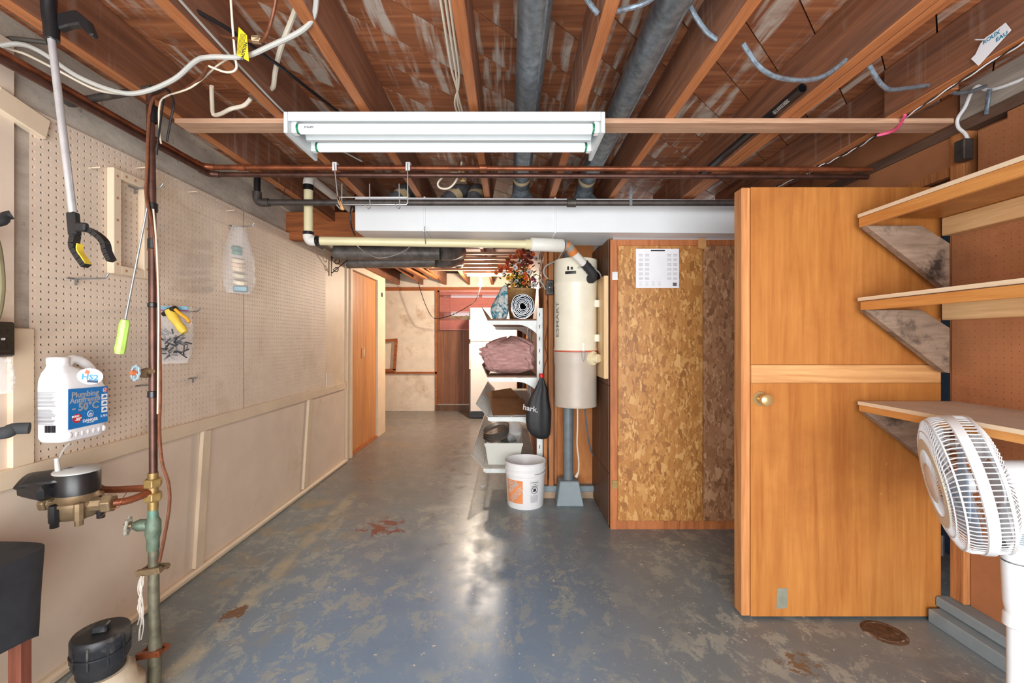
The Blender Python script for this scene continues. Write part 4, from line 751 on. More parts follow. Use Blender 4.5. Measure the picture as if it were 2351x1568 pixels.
# ---- central vacuum canister
VX, VY = .47, 3.13; IV = glossyplastic('ivory_enamel', lin(232,226,206), .3); TAN = glossyplastic('taupe_plastic', lin(188,176,162), .4)
vc = thing('central_vacuum', (VX,VY,.757), 'ivory and taupe central vacuum canister mounted on the wall', 'vacuum')
MB().lathe([(0,1.79),(.07,1.79),(.075,1.78),(.148,1.775),(.15,1.77),(.15,1.62),(.152,1.615),(.15,1.60),(.1485,1.585),(.1485,1.165),(.152,1.155),(.152,1.146),(0,1.146)], (VX,VY,0), (0,0,1), 40).bake('motor_housing', IV, vc, smooth=True)
MB().lathe([(.15,1.136),(.1545,1.138),(.1545,1.147),(.15,1.148)], (VX,VY,0), (0,0,1), 40).bake('gasket', plain('red_gasket', lin(190,92,66), .5), vc, smooth=True)
MB().lathe([(.15,1.137),(.152,1.13),(.149,1.05),(.147,1.04),(.1465,.78),(.148,.765),(.146,.757),(0,.757)], (VX,VY,0), (0,0,1), 40).bake('dirt_bin', TAN, vc, smooth=True)
def onv(ang, z, r=.1505): return V((VX + r*math.sin(ang), VY - r*math.cos(ang), z))
def patch(name, a0, a1, z0, z1, mat, r=.1512, parent=None):
    m = MB(); m.grid(lambda u, v: onv(a0 + (a1-a0)*u, z0 + (z1-z0)*v, r), 8, 1); m.bake(name, mat, parent or vc, solid=.0015); return m
patch('nameplate', -.62,-.12,1.663,1.683,BLACKP); patch('switch', -.52,-.44,1.69,1.715,BLACKP); patch('socket', -.36,-.26,1.692,1.71,BLACKP)
text('ESMART', .055, plain('faded_grey_print', lin(150,144,132), .6), (0,0,0), (1,0,0), (0,0,1), vc, sx=1.25, bold=.001, bend=lambda x, y, z: onv(-1.12 - y/.15*1.0, 1.36 + x, .1494 + max(0, z)))
MB().bar(onv(.2,1.20,.152), onv(.2,1.145,.155), .014, .004, (0,-1,0)).bake('latch_plate', IV, vc); MB().tube([onv(.14,1.14,.158),onv(.12,1.12,.158),onv(.15,1.09,.158),onv(.20,1.075,.157),onv(.25,1.09,.158),onv(.28,1.12,.158),onv(.26,1.14,.158)], .0028, 6, closed=True).bake('latch_wire', STEEL, vc, smooth=True)
pa = onv(.72,1.095,.15); an = V((math.sin(.72),-math.cos(.72),0)); MB().lathe([(0,.012),(.047,.012),(.049,.008),(.049,-.02)], pa, an, 20).lathe([(.03,.01),(.03,.05),(.026,.055),(0,.055)], pa, an, 16).bake('inlet_flange', plain('cream_fitting', lin(230,216,180), .4), vc, smooth=True)
ih = onv(.86,1.657,.149); MB().lathe([(0,.003),(.036,.003),(.036,-.02)], ih, (math.sin(.86),-math.cos(.86),0), 20).bake('inlet_hole', BLACKP, vc, smooth=True)
tag(wire('control_cable', [onv(-.04,1.70,.155),onv(.1,1.708,.165),onv(.5,1.71,.17),onv(1.2,1.67,.175),onv(1.45,1.6,.172),onv(1.5,1.5,.17)], .0055, GREYW), 'grey cable curving around the vacuum canister top', 'cable')
for py in (697,776): c_ = PX(1371,py,.606); MB().box(c_, (.04,.03,.05)).bake('mounting_clip', IV, vc, bevel=.003)
tag(MB().span((.618,2.885,.966), (.648,3.15,1.637)).bake('mounting_plank', wood('pale_plank_z', lin(200,160,110), lin(238,208,162), 'z', 24, .05, .5), bevel=.003), 'pale pine plank fixed upright beside the vacuum canister', 'plank')
wc_ = thing('plug_cord', (.49,3.15,.16), 'white power cord with plug hanging below the vacuum', 'cord')
wire('cord', [P(1326,925,3.14),P(1326,980,3.13),P(1325,1020,3.12),P(1329,1060,3.12),P(1328,1085,3.12)], .0055, CREAMW, wc_); MB().tube([P(1328,1084,3.12),P(1322,1096,3.11)], [.008,.012], 10).bake('plug', CREAMW, wc_, smooth=True)
tag(wire('grey_lead', [P(1341,925,3.2),P(1347,980,3.25),P(1351,1010,3.28),P(1357,1035,3.3),P(1363,1045,3.33)], .006, plain('slate_cable', lin(96,104,112), .5)), 'slate grey cable beside the white vacuum cord', 'cable')
sp = thing('steel_post', (.447,3.33,0), 'grey painted steel post on a tapered concrete pier', 'post'); GP2 = plain('post_grey', lin(112,122,126), .5, 0, .1, 20)
MB().tube([(.447,3.34,.15),(.447,3.34,1.87)], .037, 20).bake('post', GP2, sp, smooth=True)
MB().add([(.35,3.245,0),(.55,3.245,0),(.55,3.40,0),(.35,3.40,0),(.378,3.275,.175),(.518,3.275,.175),(.518,3.40,.175),(.378,3.40,.175)], [(0,1,2,3),(4,5,6,7),(0,1,5,4),(1,2,6,5),(2,3,7,6),(3,0,4,7)]).bake('pier', GREYP, sp, bevel=.006)
ob2 = thing('stud_outlet', (.30,3.38,1.55), 'dark metal duplex outlet box on the stud left of vacuum', 'outlet'); oc2 = P(1262,660,3.37); MB().box(oc2 + V((0,.012,0)), (.058,.03,.112)).bake('box', IRON, ob2, bevel=.003); duplex(oc2 + V((0,-.0032,0)), (0,-1,0), (0,0,1), .06, .1, BLACKP, ob2, SLOT)
tag(wire('outlet_feed', [P(1258,640,3.37),P(1249,628,3.37),P(1252,612,3.37),P(1270,602,3.35),P(1282,595,3.3),P(1290,580,3.28),P(1302,572,3.25)], .006, GREYW), 'grey cable arching from the stud outlet to the ceiling', 'cable')
tag(wire('stud_lead', [P(1236,642,3.39),P(1246,652,3.385),P(1251,662,3.38),P(1254,664,3.375)], .005, GREYW), 'short grey cable entering the stud outlet from the left', 'cable')
tag(wire('loose_wire', [P(1256,690,3.39),P(1258,740,3.39),P(1251,790,3.385),P(1256,820,3.385),P(1248,855,3.385),P(1246,950,3.385),P(1257,1000,3.385),P(1260,1100,3.385)], .003, plain('dark_brown_wire', lin(70,52,42), .6)), 'thin dark wires trailing down the stud beside the shelves', 'wire')
# ================================================================ shelving on the standards
WMET = plain('white_bracket', lin(226,232,230), .4, 0, .04, 20, lin(180,184,176))
for y, lab in ((3.505,'near white slotted shelf standard beside the studs'), (5.30,'far white slotted shelf standard deeper along the wall')):
    t = thing('shelf_standard', (.245,y,.28), lab, 'shelf standard', 'shelf standards')
    MB().span((.222,y,.28), (.228,y+.03,1.47)).span((.262,y,.28), (.268,y+.03,1.47)).span((.228,y+.006,.28), (.262,y+.012,1.47)).bake('channel', WMET, t)
    for k in range(12): z = .36 + k*.095; MB().span((.242,y+.004,z), (.247,y+.0065,z+.028)).bake('slot', SLOT, t)
def bracket(y, zt, L, parent):
    n = 10; pl = [(0,0),(-L,0),(-L,-.022),(-L+.02,-.034)]
    pl += [(-L + .02 + (L-.02-.0)*k/n, -.034 - .07*max(0, (k/n-.62)/.38)**1.8) for k in range(1, n+1)]
    MB().prism(pl, (.22,y,zt), (1,0,0), (0,0,1), (0,.006,0)).bake('bracket', WMET, parent)
WIREM = metalm('dull_shelf_wire', lin(214,214,208), .4, .1, 20, None, .2)
BRSH = wood('brown_shelf_board', lin(96,64,44), lin(140,100,74), 'y', 16, .08, .6)
SHZ = (1.372,.922,.610,.205)
labs = ('top storage shelf holding the foil roll and flower basket', 'second storage shelf holding the pink insulation', 'third storage shelf of wire holding flattened cardboard', 'lowest storage shelf of wire holding the plastic bin')
for k, z in enumerate(SHZ):
    t = thing('storage_shelf', (.03,4.4,z-.1), labs[k], 'shelf', 'storage shelves')
    L = .385 if k < 3 else .42
    bracket(3.50, z, L, t); bracket(5.30, z, L, t)
    if k < 2: MB().span((.215-L,3.515,z+.001), (.218,5.5,z+.013)).bake('board', BRSH, t)
    else:
        m = MB(); y = 3.515
        while y < 5.5: m.tube([(.215-L-.09,y,z+.10),(.215-L,y,z+.006),(.215,y,z+.006)], .0022, 5); y += .024
        tag(m.bake('wire_deck', WIREM, t), kind='stuff')
        for x, zz in ((.215-L-.09,.10),(.215-L,.003),(.215-L/2,.003),(.21,.003)): MB().tube([(x,3.515,z+zz),(x,5.5,z+zz)], .0032, 6).bake('rail_wire', WIREM, t, smooth=True)
    if k < 2:
        MB().prism([(0,0),(-.045,.10),(-.04,.104),(.008,.004)], (.215-L,3.52,z+.002), (1,0,0), (0,0,1), (0,1.9,0)).bake('lip', BRSH, t)
# foil roll
fr_ = thing('foil_roll', (.105,3.65,1.386), 'spiral roll of silver foil bubble insulation on the top shelf', 'roll'); FOIL = metalm('crinkled_foil', lin(150,154,160), .25, .3, 60, None, .9)
def spiral(m, cx, cz, r0, r1, turns, y0, y1, th, sq=1.0, wob=.0):
    N = int(turns*34); pi_, po = [], []
    for i in range(N+1):
        a = 2*PI*turns*i/N; r = r0 + (r1-r0)*i/N; r *= 1 + wob*math.sin(a*3.3 + 1) + wob*.6*math.sin(a*7.1); pi_.append((cx + r*math.cos(a), cz + r*math.sin(a)*sq)); po.append((cx + (r+th)*math.cos(a), cz + (r+th)*math.sin(a)*sq))
    vs = [(x, y, z) for y in (y0, y1) for (x, z) in pi_ + po]; n1 = N+1; fs = []
    for i in range(N):
        fs += [(i, i+1, n1+i+1, n1+i), (2*n1+i, 3*n1+i, 3*n1+i+1, 2*n1+i+1), (i, 2*n1+i, 2*n1+i+1, i+1), (n1+i, n1+i+1, 3*n1+i+1, 3*n1+i)]
    m.add(vs, fs)
m = MB(); spiral(m, .112, 1.490, 0.02, .094, 7, 3.545, 3.95, .0035, 1.08, .025); m.bake('foil_sheet', FOIL, fr_, smooth=True)
MB().tube([(.112,3.556,1.49),(.112,3.94,1.49)], .017, 12, caps=False).bake('core', BLACKR, fr_)
# patterned cloth bundle
cb_ = thing('cloth_bundle', (-.075,3.62,1.386), 'teal and white patterned cloth bundle on the top shelf', 'cloth')
t = Nt('teal_pattern'); n1 = t.noise(t.co, 22, 3, .6, 1.5); CLOTHP = t.fin(t.ramp(n1, [(.38, lin(52,126,146)), (.46, lin(186,192,190)), (.56, lin(222,222,214)), (.62, lin(140,150,150)), (.7, lin(40,110,120))], 'CONSTANT'), .85, 0, t.noise(t.co, 12, 5), .5, .01)
def cbf(u, v):
    a = 2*PI*u; k = (1 - .72*max(0, v-.35)/.65) * (1 + .09*math.sin(4*a+1+3*v) + .05*math.sin(9*a)); k *= (.75 + .25*min(1, v*5)); top = v > .99
    return V((-.075 + .068*k*math.cos(a) + .062*max(0, v-.3), 3.60 + .055*k*math.sin(a), 1.386 + .275*v)) if not top else V((-.03,3.60,1.664))
m = MB(); m.grid(cbf, 30, 18, closed_u=True); m.bake('cloth', CLOTHP, cb_, smooth=True)
# flower basket
fb = thing('flower_basket', (.12,4.05,1.386), 'wicker basket of artificial red orange and yellow flowers', 'basket'); WICK = plain('wicker', lin(200,158,104), .7, 0, .18, 60)
BXc = V((.115,4.08,0)); m = MB()
for k in range(26):
    z = 1.39 + .29*k/25; r = .098 + .034*k/25; N = 48; m.tube([BXc + V(((r + .0025*(1 if (j + k) % 2 else -1))*math.cos(2*PI*j/N), (r + .0025*(1 if (j + k) % 2 else -1))*.85*math.sin(2*PI*j/N), z)) for j in range(N)], .0062, 5, closed=True)
m.bake('woven_body', WICK, fb, smooth=True)
MB().tube(smoothpts([BXc + V((-.085,-.09,1.66)), BXc + V((-.09,-.085,1.76)), BXc + V((-.06,-.06,1.86)), BXc + V((.0,0,1.9)), BXc + V((.06,.06,1.86)), BXc + V((.085,.085,1.76)), BXc + V((.08,.09,1.66))], 5), .009, 8).bake('handle', WICK, fb, smooth=True)
LEAF = plain('leaf_green', lin(52,84,40), .6, 0, .3, 20); m = MB(); random.seed(11)
for k in range(230):
    c_ = BXc + V((random.gauss(-.01,.07), random.gauss(-.02,.07), 1.68 + abs(random.gauss(0,.12)))); a = V((random.uniform(-1,1),random.uniform(-1,.3),random.uniform(-.3,1))).normalized(); s_ = a.orthogonal().normalized(); L = random.uniform(.03,.06)
    m.add([c_, c_ + a*L*.5 + s_*L*.22, c_ + a*L, c_ + a*L*.5 - s_*L*.22], [(0,1,2,3)])
tag(m.bake('foliage', LEAF, fb), kind='stuff')
FC = {'red':plain('petal_red', lin(176,52,28), .6, 0, .15), 'orange':plain('petal_orange', lin(226,96,36), .6, 0, .12), 'wine':plain('petal_wine', lin(104,20,40), .6), 'yellow':plain('petal_yellow', lin(232,176,44), .6), 'white':plain('petal_white', lin(232,228,224), .6), 'pink':plain('petal_pink', lin(196,64,120), .6)}; CEN = plain('flower_centre', lin(120,80,30), .7)
spots = [(1188,578,'orange'),(1198,582,'red'),(1181,590,'red'),(1172,588,'orange'),(1168,597,'red'),(1177,603,'red'),(1164,604,'red'),(1160,612,'orange'),(1152,616,'red'),(1165,616,'red'),(1172,620,'orange'),(1150,622,'red'),(1139,626,'orange'),(1190,588,'orange'),(1196,594,'red'),(1205,580,'red'),(1146,612,'orange'),
         (1213,586,'wine'),(1220,592,'wine'),(1208,598,'wine'),(1216,604,'wine'),(1225,584,'orange'),(1204,590,'red'),(1231,594,'white'),(1182,614,'white'),(1192,600,'white'),(1158,628,'white'),(1168,639,'yellow'),(1176,636,'yellow'),(1194,636,'yellow'),(1200,633,'yellow'),(1178,654,'yellow'),(1205,630,'orange'),(1207,640,'orange'),(1202,650,'orange'),(1214,625,'white'),(1222,642,'pink'),(1228,646,'pink'),(1225,655,'white'),(1196,627,'white'),(1186,646,'white'),(1220,604,'wine'),(1190,610,'red'),(1200,606,'wine')]
for px, py, kd in spots:
    c_ = P(px, py, 3.98 + random.uniform(-.08,.08)); ax = V((random.uniform(-.6,.5),-1,random.uniform(-.1,.7))).normalized(); u = ax.orthogonal().normalized(); v = ax.cross(u); m = MB(); R2 = random.uniform(.019,.026)*(1.25 if kd in ('yellow','white') else 1); np_ = 7
    for j in range(np_):
        a = 2*PI*j/np_; d_ = u*math.cos(a) + v*math.sin(a); e_ = ax.cross(d_); m.add([c_, c_ + d_*R2*.6 + e_*R2*.34 + ax*R2*.25, c_ + d_*R2 + ax*R2*.2, c_ + d_*R2*.6 - e_*R2*.34 + ax*R2*.25], [(0,1,2,3)])
    b_ = m.bake('blossom', FC[kd], fb); MB().ball(c_ + ax*R2*.12, R2*.26, 6, 4).bake('flower_centre', CEN, b_)
random.seed(5)
# pink insulation
pi2 = thing('insulation_batt', (.0,3.72,.936), 'folded pink fibreglass insulation batt on the second shelf', 'insulation'); t = Nt('pink_fibreglass'); n1 = t.noise(t.map((1,1,3)), 14, 8, .7, .6); PINK = t.fin(t.ramp(n1, [(.3, lin(206,150,146)), (.55, lin(232,182,176)), (.75, lin(244,206,200))]), .95, 0, n1, 1.0, .03, .1)
def pif(u, v):
    a = 2*PI*u; cs, sn = math.cos(a), math.sin(a); e = .3; k = min(1, 6*v + .02, 6*(1-v) + .02)**.5; h = .30 + .012*math.sin(9*cs) + .01*math.sin(5*sn+2)
    j = .008*math.sin(11*a + 9*v) + .008*math.sin(23*v + 5*a); x = (.197 + j)*k*math.copysign(abs(cs)**e, cs); y = (.2 + j)*k*math.copysign(abs(sn)**e, sn)
    return V((-.0 + x + (.012 if cs < 0 else 0)*math.sin(9*v), 3.735 + y, .938 + h*v))
m = MB(); m.grid(pif, 60, 30, closed_u=True); m.bake('batt', PINK, pi2, smooth=True)
for dz, l_ in ((.2,.05),(.165,.045)): MB().tube(smoothpts([(-.17,3.56,.938+dz),(-.20,3.55,.945+dz),(-.215,3.545,.935+dz),(-.235,3.54,.94+dz+.01)], 4), [.022]*4 + [.018]*4 + [.010]*4 + [.003], 8).bake('torn_tuft', PINK, pi2, smooth=True)
# cardboard on third shelf
CARD = plain('cardboard', lin(150,104,66), .8, 0, .12, 10)
for k, (c_, sz, rt, lab) in enumerate((((.0,3.72,.66), (.30,.34,.006), (.28,.02,.15), 'flattened brown cardboard sheet with tape on third shelf'), ((-.04,4.0,.70), (.26,.3,.006), (.35,-.1,.4), 'second cardboard flap leaning behind the taped sheet'))):
    t = thing('cardboard_sheet', V(c_) - V((0,0,.05)), lab, 'cardboard'); MB().box(c_, sz, rt).bake('sheet', CARD, t)
    if k == 0: MB().box(V(c_) + V((-.03,-.001,.0042)), (.03,.34,.001), rt).bake('tape_strip', BTAPE, t)
# bin with contents on the lowest shelf
bn_ = thing('storage_bin', (-.03,3.72,.214), 'translucent white plastic bin on the lowest wire shelf', 'bin'); BINM = Nt('translucent_bin'); BINM = BINM.fin((.82,.83,.76,1), .35, 0, BINM.noise(BINM.co, 8, 3), .05, .001, alpha=.82)
def tray(m, cx, cy, z0, z1, bx, by, tx, ty, th):
    o = [(cx-bx,cy-by,z0),(cx+bx,cy-by,z0),(cx+bx,cy+by,z0),(cx-bx,cy+by,z0),(cx-tx,cy-ty,z1),(cx+tx,cy-ty,z1),(cx+tx,cy+ty,z1),(cx-tx,cy+ty,z1)]
    i = [(cx-bx+th,cy-by+th,z0+th),(cx+bx-th,cy-by+th,z0+th),(cx+bx-th,cy+by-th,z0+th),(cx-bx+th,cy+by-th,z0+th),(cx-tx+th,cy-ty+th,z1),(cx+tx-th,cy-ty+th,z1),(cx+tx-th,cy+ty-th,z1),(cx-tx+th,cy+ty-th,z1)]
    m.add(o + i, [(0,1,2,3),(8,9,10,11)] + [(q, (q+1)%4, 4+(q+1)%4, 4+q) for q in range(4)] + [(8+q, 8+(q+1)%4, 12+(q+1)%4, 12+q) for q in range(4)] + [(4+q, 4+(q+1)%4, 12+(q+1)%4, 12+q) for q in range(4)])
m = MB(); tray(m, -.04, 3.74, .214, .395, .125, .165, .15, .2, .003); m.bake('tub', BINM, bn_, bevel=.001); m = MB(); tray(m, -.04, 3.74, .37, .397, .151, .201, .155, .205, .002); m.bake('rim', BINM, bn_)
PAN = metalm('dark_tin', lin(150,140,130), .3)
for k in range(4): t = MB(); t.lathe([(0,0),(.095,0),(.108,.022),(.112,.022),(.098,-.003),(0,-.003)], (-.10,3.66+.004*k,.425+.016*k), (-.25,-.25,1), 26); tag(t.bake('pie_tin', PAN, smooth=True), ('lowest','second lowest','second highest','topmost')[k] + ' dark pie tin of the pile in the plastic bin', 'pan', 'pie tins in the bin')
for k in range(3): tag(MB().lathe([(0,.0),(.07-.004*k,.0),(.07-.004*k,.006),(0,.008)], (.0,3.72,.365+.012*k), (.1,-.55,1), 22).bake('jar_lid', plain('grey_lid%d' % k, lin(120,130,124), .4, .5), smooth=True), ('bottom','middle','top')[k] + ' grey round lid lying inside the plastic bin', 'lid', 'lids in the bin')
bag('crumpled_bag', 'crumpled clear plastic bag at the right of the bin', (.05,3.72,.55), .16, .18, .06, .55); bag('red_print_bag', 'clear plastic bag with red print at the back of the bin', (-.02,3.92,.60), .24, .22, .07, .6)
tag(MB().box((.0,3.87,.585), (.07,.004,.02), (0,.15,.1)).bake('red_label', REDI), 'red printed label on the bag behind the pie tins', 'label')
# pail
pb = thing('white_pail', (.124,3.31,0), 'white plastic pail with orange print on the floor', 'pail'); PX_, PY_ = .124, 3.31
MB().lathe([(0,.004),(.125,.004),(.131,.0),(.1345,.006),(.1445,.232),(.150,.236),(.150,.242),(.1455,.245),(.147,.268),(.1535,.272),(.1535,.278),(.148,.281),(.15,.318),(.155,.322),(.155,.328),(.149,.33),(.146,.326),(.131,.012),(0,.01)], (PX_,PY_,0), (0,0,1), 44).bake('shell', WHITEP, pb, smooth=True)
def onp(ang, z, off=.0008): r = .1345 + (.1445-.1345)*(z-.006)/.226 + off; return V((PX_ + r*math.sin(ang), PY_ - r*math.cos(ang), z))
ORP = plain('orange_print', lin(238,150,92), .5, 0, .08); m = MB(); m.grid(lambda u, v: onp(-1.15 + .98*u, .045 + .165*v), 12, 2); pr = m.bake('orange_print', ORP, pb, solid=.0006)
for body, du, dv in (('THE', -.052, .052), ('HOME', -.012, .028), ('DEPOT', .03, -.02)):
    ca, sa = math.cos(.8), math.sin(.8); text(body, .05, WH, (0,0,0), (1,0,0), (0,0,1), pr, sx=.85, bold=.0014, bend=lambda x, y, z, du=du, dv=dv: onp(-.68 + (x*ca - (y)*sa + du*.75)/.141, max(.048, min(.207, .125 + x*sa + y*ca + dv*1.0)), .0016))
m = MB(); m.grid(lambda u, v: onp(.20 + .48*u, .05 + .158*v), 8, 2); wl_ = m.bake('warning_label', plain('pale_label', lin(222,224,226), .5), pb, solid=.0006)
for k, s_ in enumerate(('WARNING','AVISO','ATTENTION')): text(s_, .0095, INK, (0,0,0), (1,0,0), (0,0,1), wl_, bold=.0004, bend=lambda x, y, z, k=k: onp(.45 + x/.142, .197 - .0135*k + y, .0016))
m = MB(); m.tube([onp(.44 + .024*math.cos(a)/.142, .142 + .024*math.sin(a), .002) for a in np.linspace(0, 2*PI, 25)[:-1]], .0018, 5, closed=True); m.tube([onp(.44 - .016/.142, .157, .002), onp(.44 + .016/.142, .127, .002)], .0018, 5); m.add([onp(.44 + x/.142, .142 + y, .0016) for x, y in ((-.013,-.008),(-.002,-.012),(.012,-.006),(.014,.008),(.002,.013),(-.006,.006))], [(0,1,2,3,4,5)]); m.bake('warning_symbol', INK, wl_)
m = MB()
for k in range(10): m.grid(lambda u, v: onp(.23 + .4*u, .055 + .0055*k + .0022*v, .0014), 5, 1)
tag(m.bake('fine_print', GREYI, wl_), kind='stuff')
MB().tube(smoothpts([onp(1.2,.27,.012), onp(.95,.262,.014), onp(.75,.258,.014), onp(.55,.256,.014), onp(.40,.258,.014)], 4), .0022, 6).bake('bail', STEEL, pb, smooth=True)
# black drawstring bag
bb = thing('drawstring_bag', P(1236,1008,3.36), 'black nylon drawstring bag with red toggle hanging by the studs', 'bag'); BN = plain('black_nylon', lin(34,34,36), .55, 0, .15, 24); bc0 = P(1243,866,3.36)
prof2 = [(866,1243,4),(878,1243,8),(892,1242,14),(910,1238,20),(928,1236,25),(945,1236,28),(965,1235,29),(985,1236,27),(998,1240,22),(1006,1244,13),(1008,1245,2)]
def bgf(u, v):
    k = v*(len(prof2)-1); i = min(int(k), len(prof2)-2); t_ = k-i; py, px, hw = [prof2[i][q] + (prof2[i+1][q]-prof2[i][q])*t_ for q in range(3)]
    a = 2*PI*u; c_ = P(px, py, 3.34); fold = 1 + .10*math.sin(7*a)*(1-v) + .05*math.sin(3*a+2); return c_ + V((hw/305*math.cos(a)*fold, hw/305*.5*math.sin(a)*fold, 0))
m = MB(); m.grid(bgf, 40, 24, closed_u=True); m.bake('sack', BN, bb, smooth=True); MB().lathe([(0,.0),(.018,.0),(.02,.006),(.02,.024),(.016,.03),(0,.03)], P(1243,867,3.34), (0,0,1), 14).bake('toggle', plain('red_plastic', lin(206,40,36), .4), bb, smooth=True)
text('hark.', .058, plain('pale_print', lin(206,206,206), .6), P(1218,938,3.285), (1,.05,-.22), (.1,-.2,1), bb, bold=.001, ext=.002)
# ================================================================ far room things
fg = thing('refrigerator', (-.24,7.2,0), 'white two-door refrigerator in the far room', 'refrigerator'); FRW = plain('fridge_white', lin(240,236,230), .35, 0, .02)
MB().span((-.605,6.91,.03), (.13,7.55,1.715)).bake('cabinet', FRW, fg, bevel=.006)
for z0, z1 in ((1.197,1.715),(.115,1.187)):
    d_ = MB().span((-.592,6.845,z0), (.13,6.905,z1)).bake('door', FRW, fg, bevel=.008); MB().span((-.612,6.85,z0+.01), (-.594,6.9,z1-.01)).bake('edge_strip', plain('dark_trim', lin(52,50,50), .4), d_)
    MB().span((-.61,6.825,z0+.03 if z0 > 1 else z1-.42), (-.585,6.843,z0+.33 if z0 > 1 else z1-.03)).bake('handle', plain('handle_white', lin(224,218,208), .4), d_, bevel=.004)
MB().span((-.6,6.87,.015), (.125,6.905,.105)).bake('toe_grille', BLACKP, fg)
lb2 = thing('bare_bulb', (-.385,6.2,1.98), 'lit bare light bulb hanging in the far room', 'bulb'); BC = P(1104,650,6.2)
be = Nt('lit_bulb'); be.b.inputs['Emission Color'].default_value = (1,.86,.66,1); be.b.inputs['Emission Strength'].default_value = 40; be = be.fin((1,1,1,1), .3)
MB().lathe([(0,-.05),(.02,-.046),(.032,-.03),(.033,-.012),(.024,.015),(.015,.035),(.014,.05)], BC, (0,0,1), 16).bake('globe', be, lb2, smooth=True); MB().lathe([(.016,.045),(.022,.05),(.022,.085),(.045,.09),(.045,.11),(0,.11)], BC, (0,0,1), 14).bake('socket', WHITEP, lb2, smooth=True); MB().tube([BC + V((0,0,.11)), V((BC.x,BC.y,2.16))], .004, 6).bake('cord', BLACKP, lb2)
point_lamp('bulb_light', BC + V((0,0,-.08)), 62, (1,.84,.66), .045)
gs = thing('glass_shade', P(1118,590,5.2), 'clear glass ceiling lamp shade hung in the far room joists', 'lamp shade'); GSM = Nt('shade_glass').fin((.95,.95,.95,1), .12, 0, alpha=.4); c_ = P(1120,580,5.2)
MB().lathe([(.006,-.075),(.03,-.06),(.07,.0),(.075,.02),(.06,.05),(.02,.06)], c_, (0,0,1), 14).bake('glass', GSM, gs); MB().tube([c_ + V((0,0,.055)), c_ + V((0,0,.16))], .006, 6).bake('stem', BRASS, gs)
for (a, b, c2, r_, lab) in ((P(768,580,4.0), P(1010,581,4.05), P(1052,575,4.2), .062, 'upper dark galvanised duct crossing below the far joists'), (P(797,603,4.45), P(1000,600,4.5), P(1050,597,4.7), .058, 'lower dark galvanised duct parallel to the upper one')):
    t = thing('dark_duct', a, lab, 'duct', 'dark far ducts'); MB().tube([a, b], r_, 20).bake('pipe', GALVD, t, smooth=True); MB().tube(smoothpts([b, b + (c2-b)*.5 + V((.03,0,-.01)), c2, c2 + V((0,.1,-.01))], 3), r_+.006, 18).bake('elbow', GALVD, t, smooth=True)
tag(wire('far_cable', [P(958,630,7.2),P(962,655,7.2),P(975,695,7.2),P(990,725,7.2),P(1005,731,7.2),P(1040,722,7.0),P(1075,703,6.7),P(1092,690,6.4),P(1103,660,6.25)], .006, BLACKP), 'black cable drooping across the far room to the bulb', 'cable')
tag(wire('sagging_wire', [P(812,548,2.63),P(818,562,3.2),P(840,580,3.4),P(868,592,3.5),P(900,588,3.5),P(930,575,3.45),P(945,562,3.4)], .003, GREYW), 'thin grey wire sagging in front of the dark ducts', 'wire')
tag(wire('duct_drop_wire', [P(848,418,2.8),P(820,440,2.78),P(806,478,2.69),P(806,515,2.69),P(815,540,2.66)], .0045, BLACKP), 'black cable curling down past the duct end', 'cable')
sc = thing('scroll_bracket', PX(762,640,-1.61), 'black wrought iron scroll bracket on the closet corner', 'bracket'); yb = 4.06; xw = -1.622
def sp_(c, r, a0, a1, n=12): return [V((c[0] + r*math.cos(a0+(a1-a0)*k/n)*(1-.5*k/n), yb, c[1] + r*math.sin(a0+(a1-a0)*k/n)*(1-.5*k/n))) for k in range(n+1)]
m = MB(); m.bar((xw+.004,yb,1.80), (xw+.004,yb,1.985), .02, .006, (1,0,0)); m.tube([(xw+.006,yb,1.97),(xw+.16,yb,1.955)], .005, 6); m.tube([(xw+.006,yb,1.83),(xw+.15,yb,1.95)], .0045, 6)
m.tube(sp_((xw+.05,1.935), .03, PI/2, -1.5*PI), .004, 6); m.tube(sp_((xw+.045,1.865), .026, PI, 3*PI), .004, 6); m.bake('ironwork', BLACKP, sc)
wf2 = thing('wooden_wall_frame', (-2.0,YF-.06,.66), 'small brown wooden frame leaning on the ledge of the far wall', 'frame')
for a, b in (((-2.2,.70),(-1.93,.70)),((-2.2,1.2),(-1.90,1.22)),((-1.95,.70),(-1.92,1.2))): MB().bar((a[0],YF-.05,a[1]), (b[0],YF-.05,b[1]), .03, .045).bake('frame_bar', BEAMW, wf2)
# ---- cables over the middle and right bays
for k, (dx, lab) in enumerate(((0,'first cream cable hanging beside the middle joist'), (.014,'second cream cable hanging beside the middle joist'), (.026,'third cream cable clipped beside the middle joist'))):
    tag(wire('bay_cable', [PZ(1010,-10,2.2)+V((dx,0,0)), PZ(1024,80,2.19)+V((dx,0,0)), PZ(1037,160,2.185)+V((dx,0,0)), PZ(1048,200,2.18)+V((dx*.3,0,0)), PZ(1060-14*k,250,2.17)+V((dx,0,0)), PZ(1085,330,2.14)+V((dx*.5,0,0)), PZ(1092,345,2.12)+V((dx*.4,0,0))], .0042, CREAMW), lab, 'cable', 'cream bay cables')
bv = thing('saddle_valve', P(1063,412,2.23), 'small brass saddle valve on the copper pipes with looped tube', 'valve'); c_ = P(1063,400,2.24)
MB().tube([c_ + V((0,0,.04)), c_ + V((0,0,-.01))], .010, 8).tube([c_ + V((0,0,-.01)), c_ + V((0,0,-.035))], .004, 6).bar(c_ + V((-.012,0,-.034)), c_ + V((.012,0,-.034)), .005, .005).bake('valve', BRASS, bv, smooth=True)
wire('tubing', [c_ + V((-.006,0,0)), P(1035,398,2.26), P(1015,408,2.3), P(1005,422,2.3), P(1012,432,2.3), P(1030,432,2.3), P(1045,418,2.3), P(1055,395,2.3), P(1060,372,2.3)], .005, CREAMW, bv)
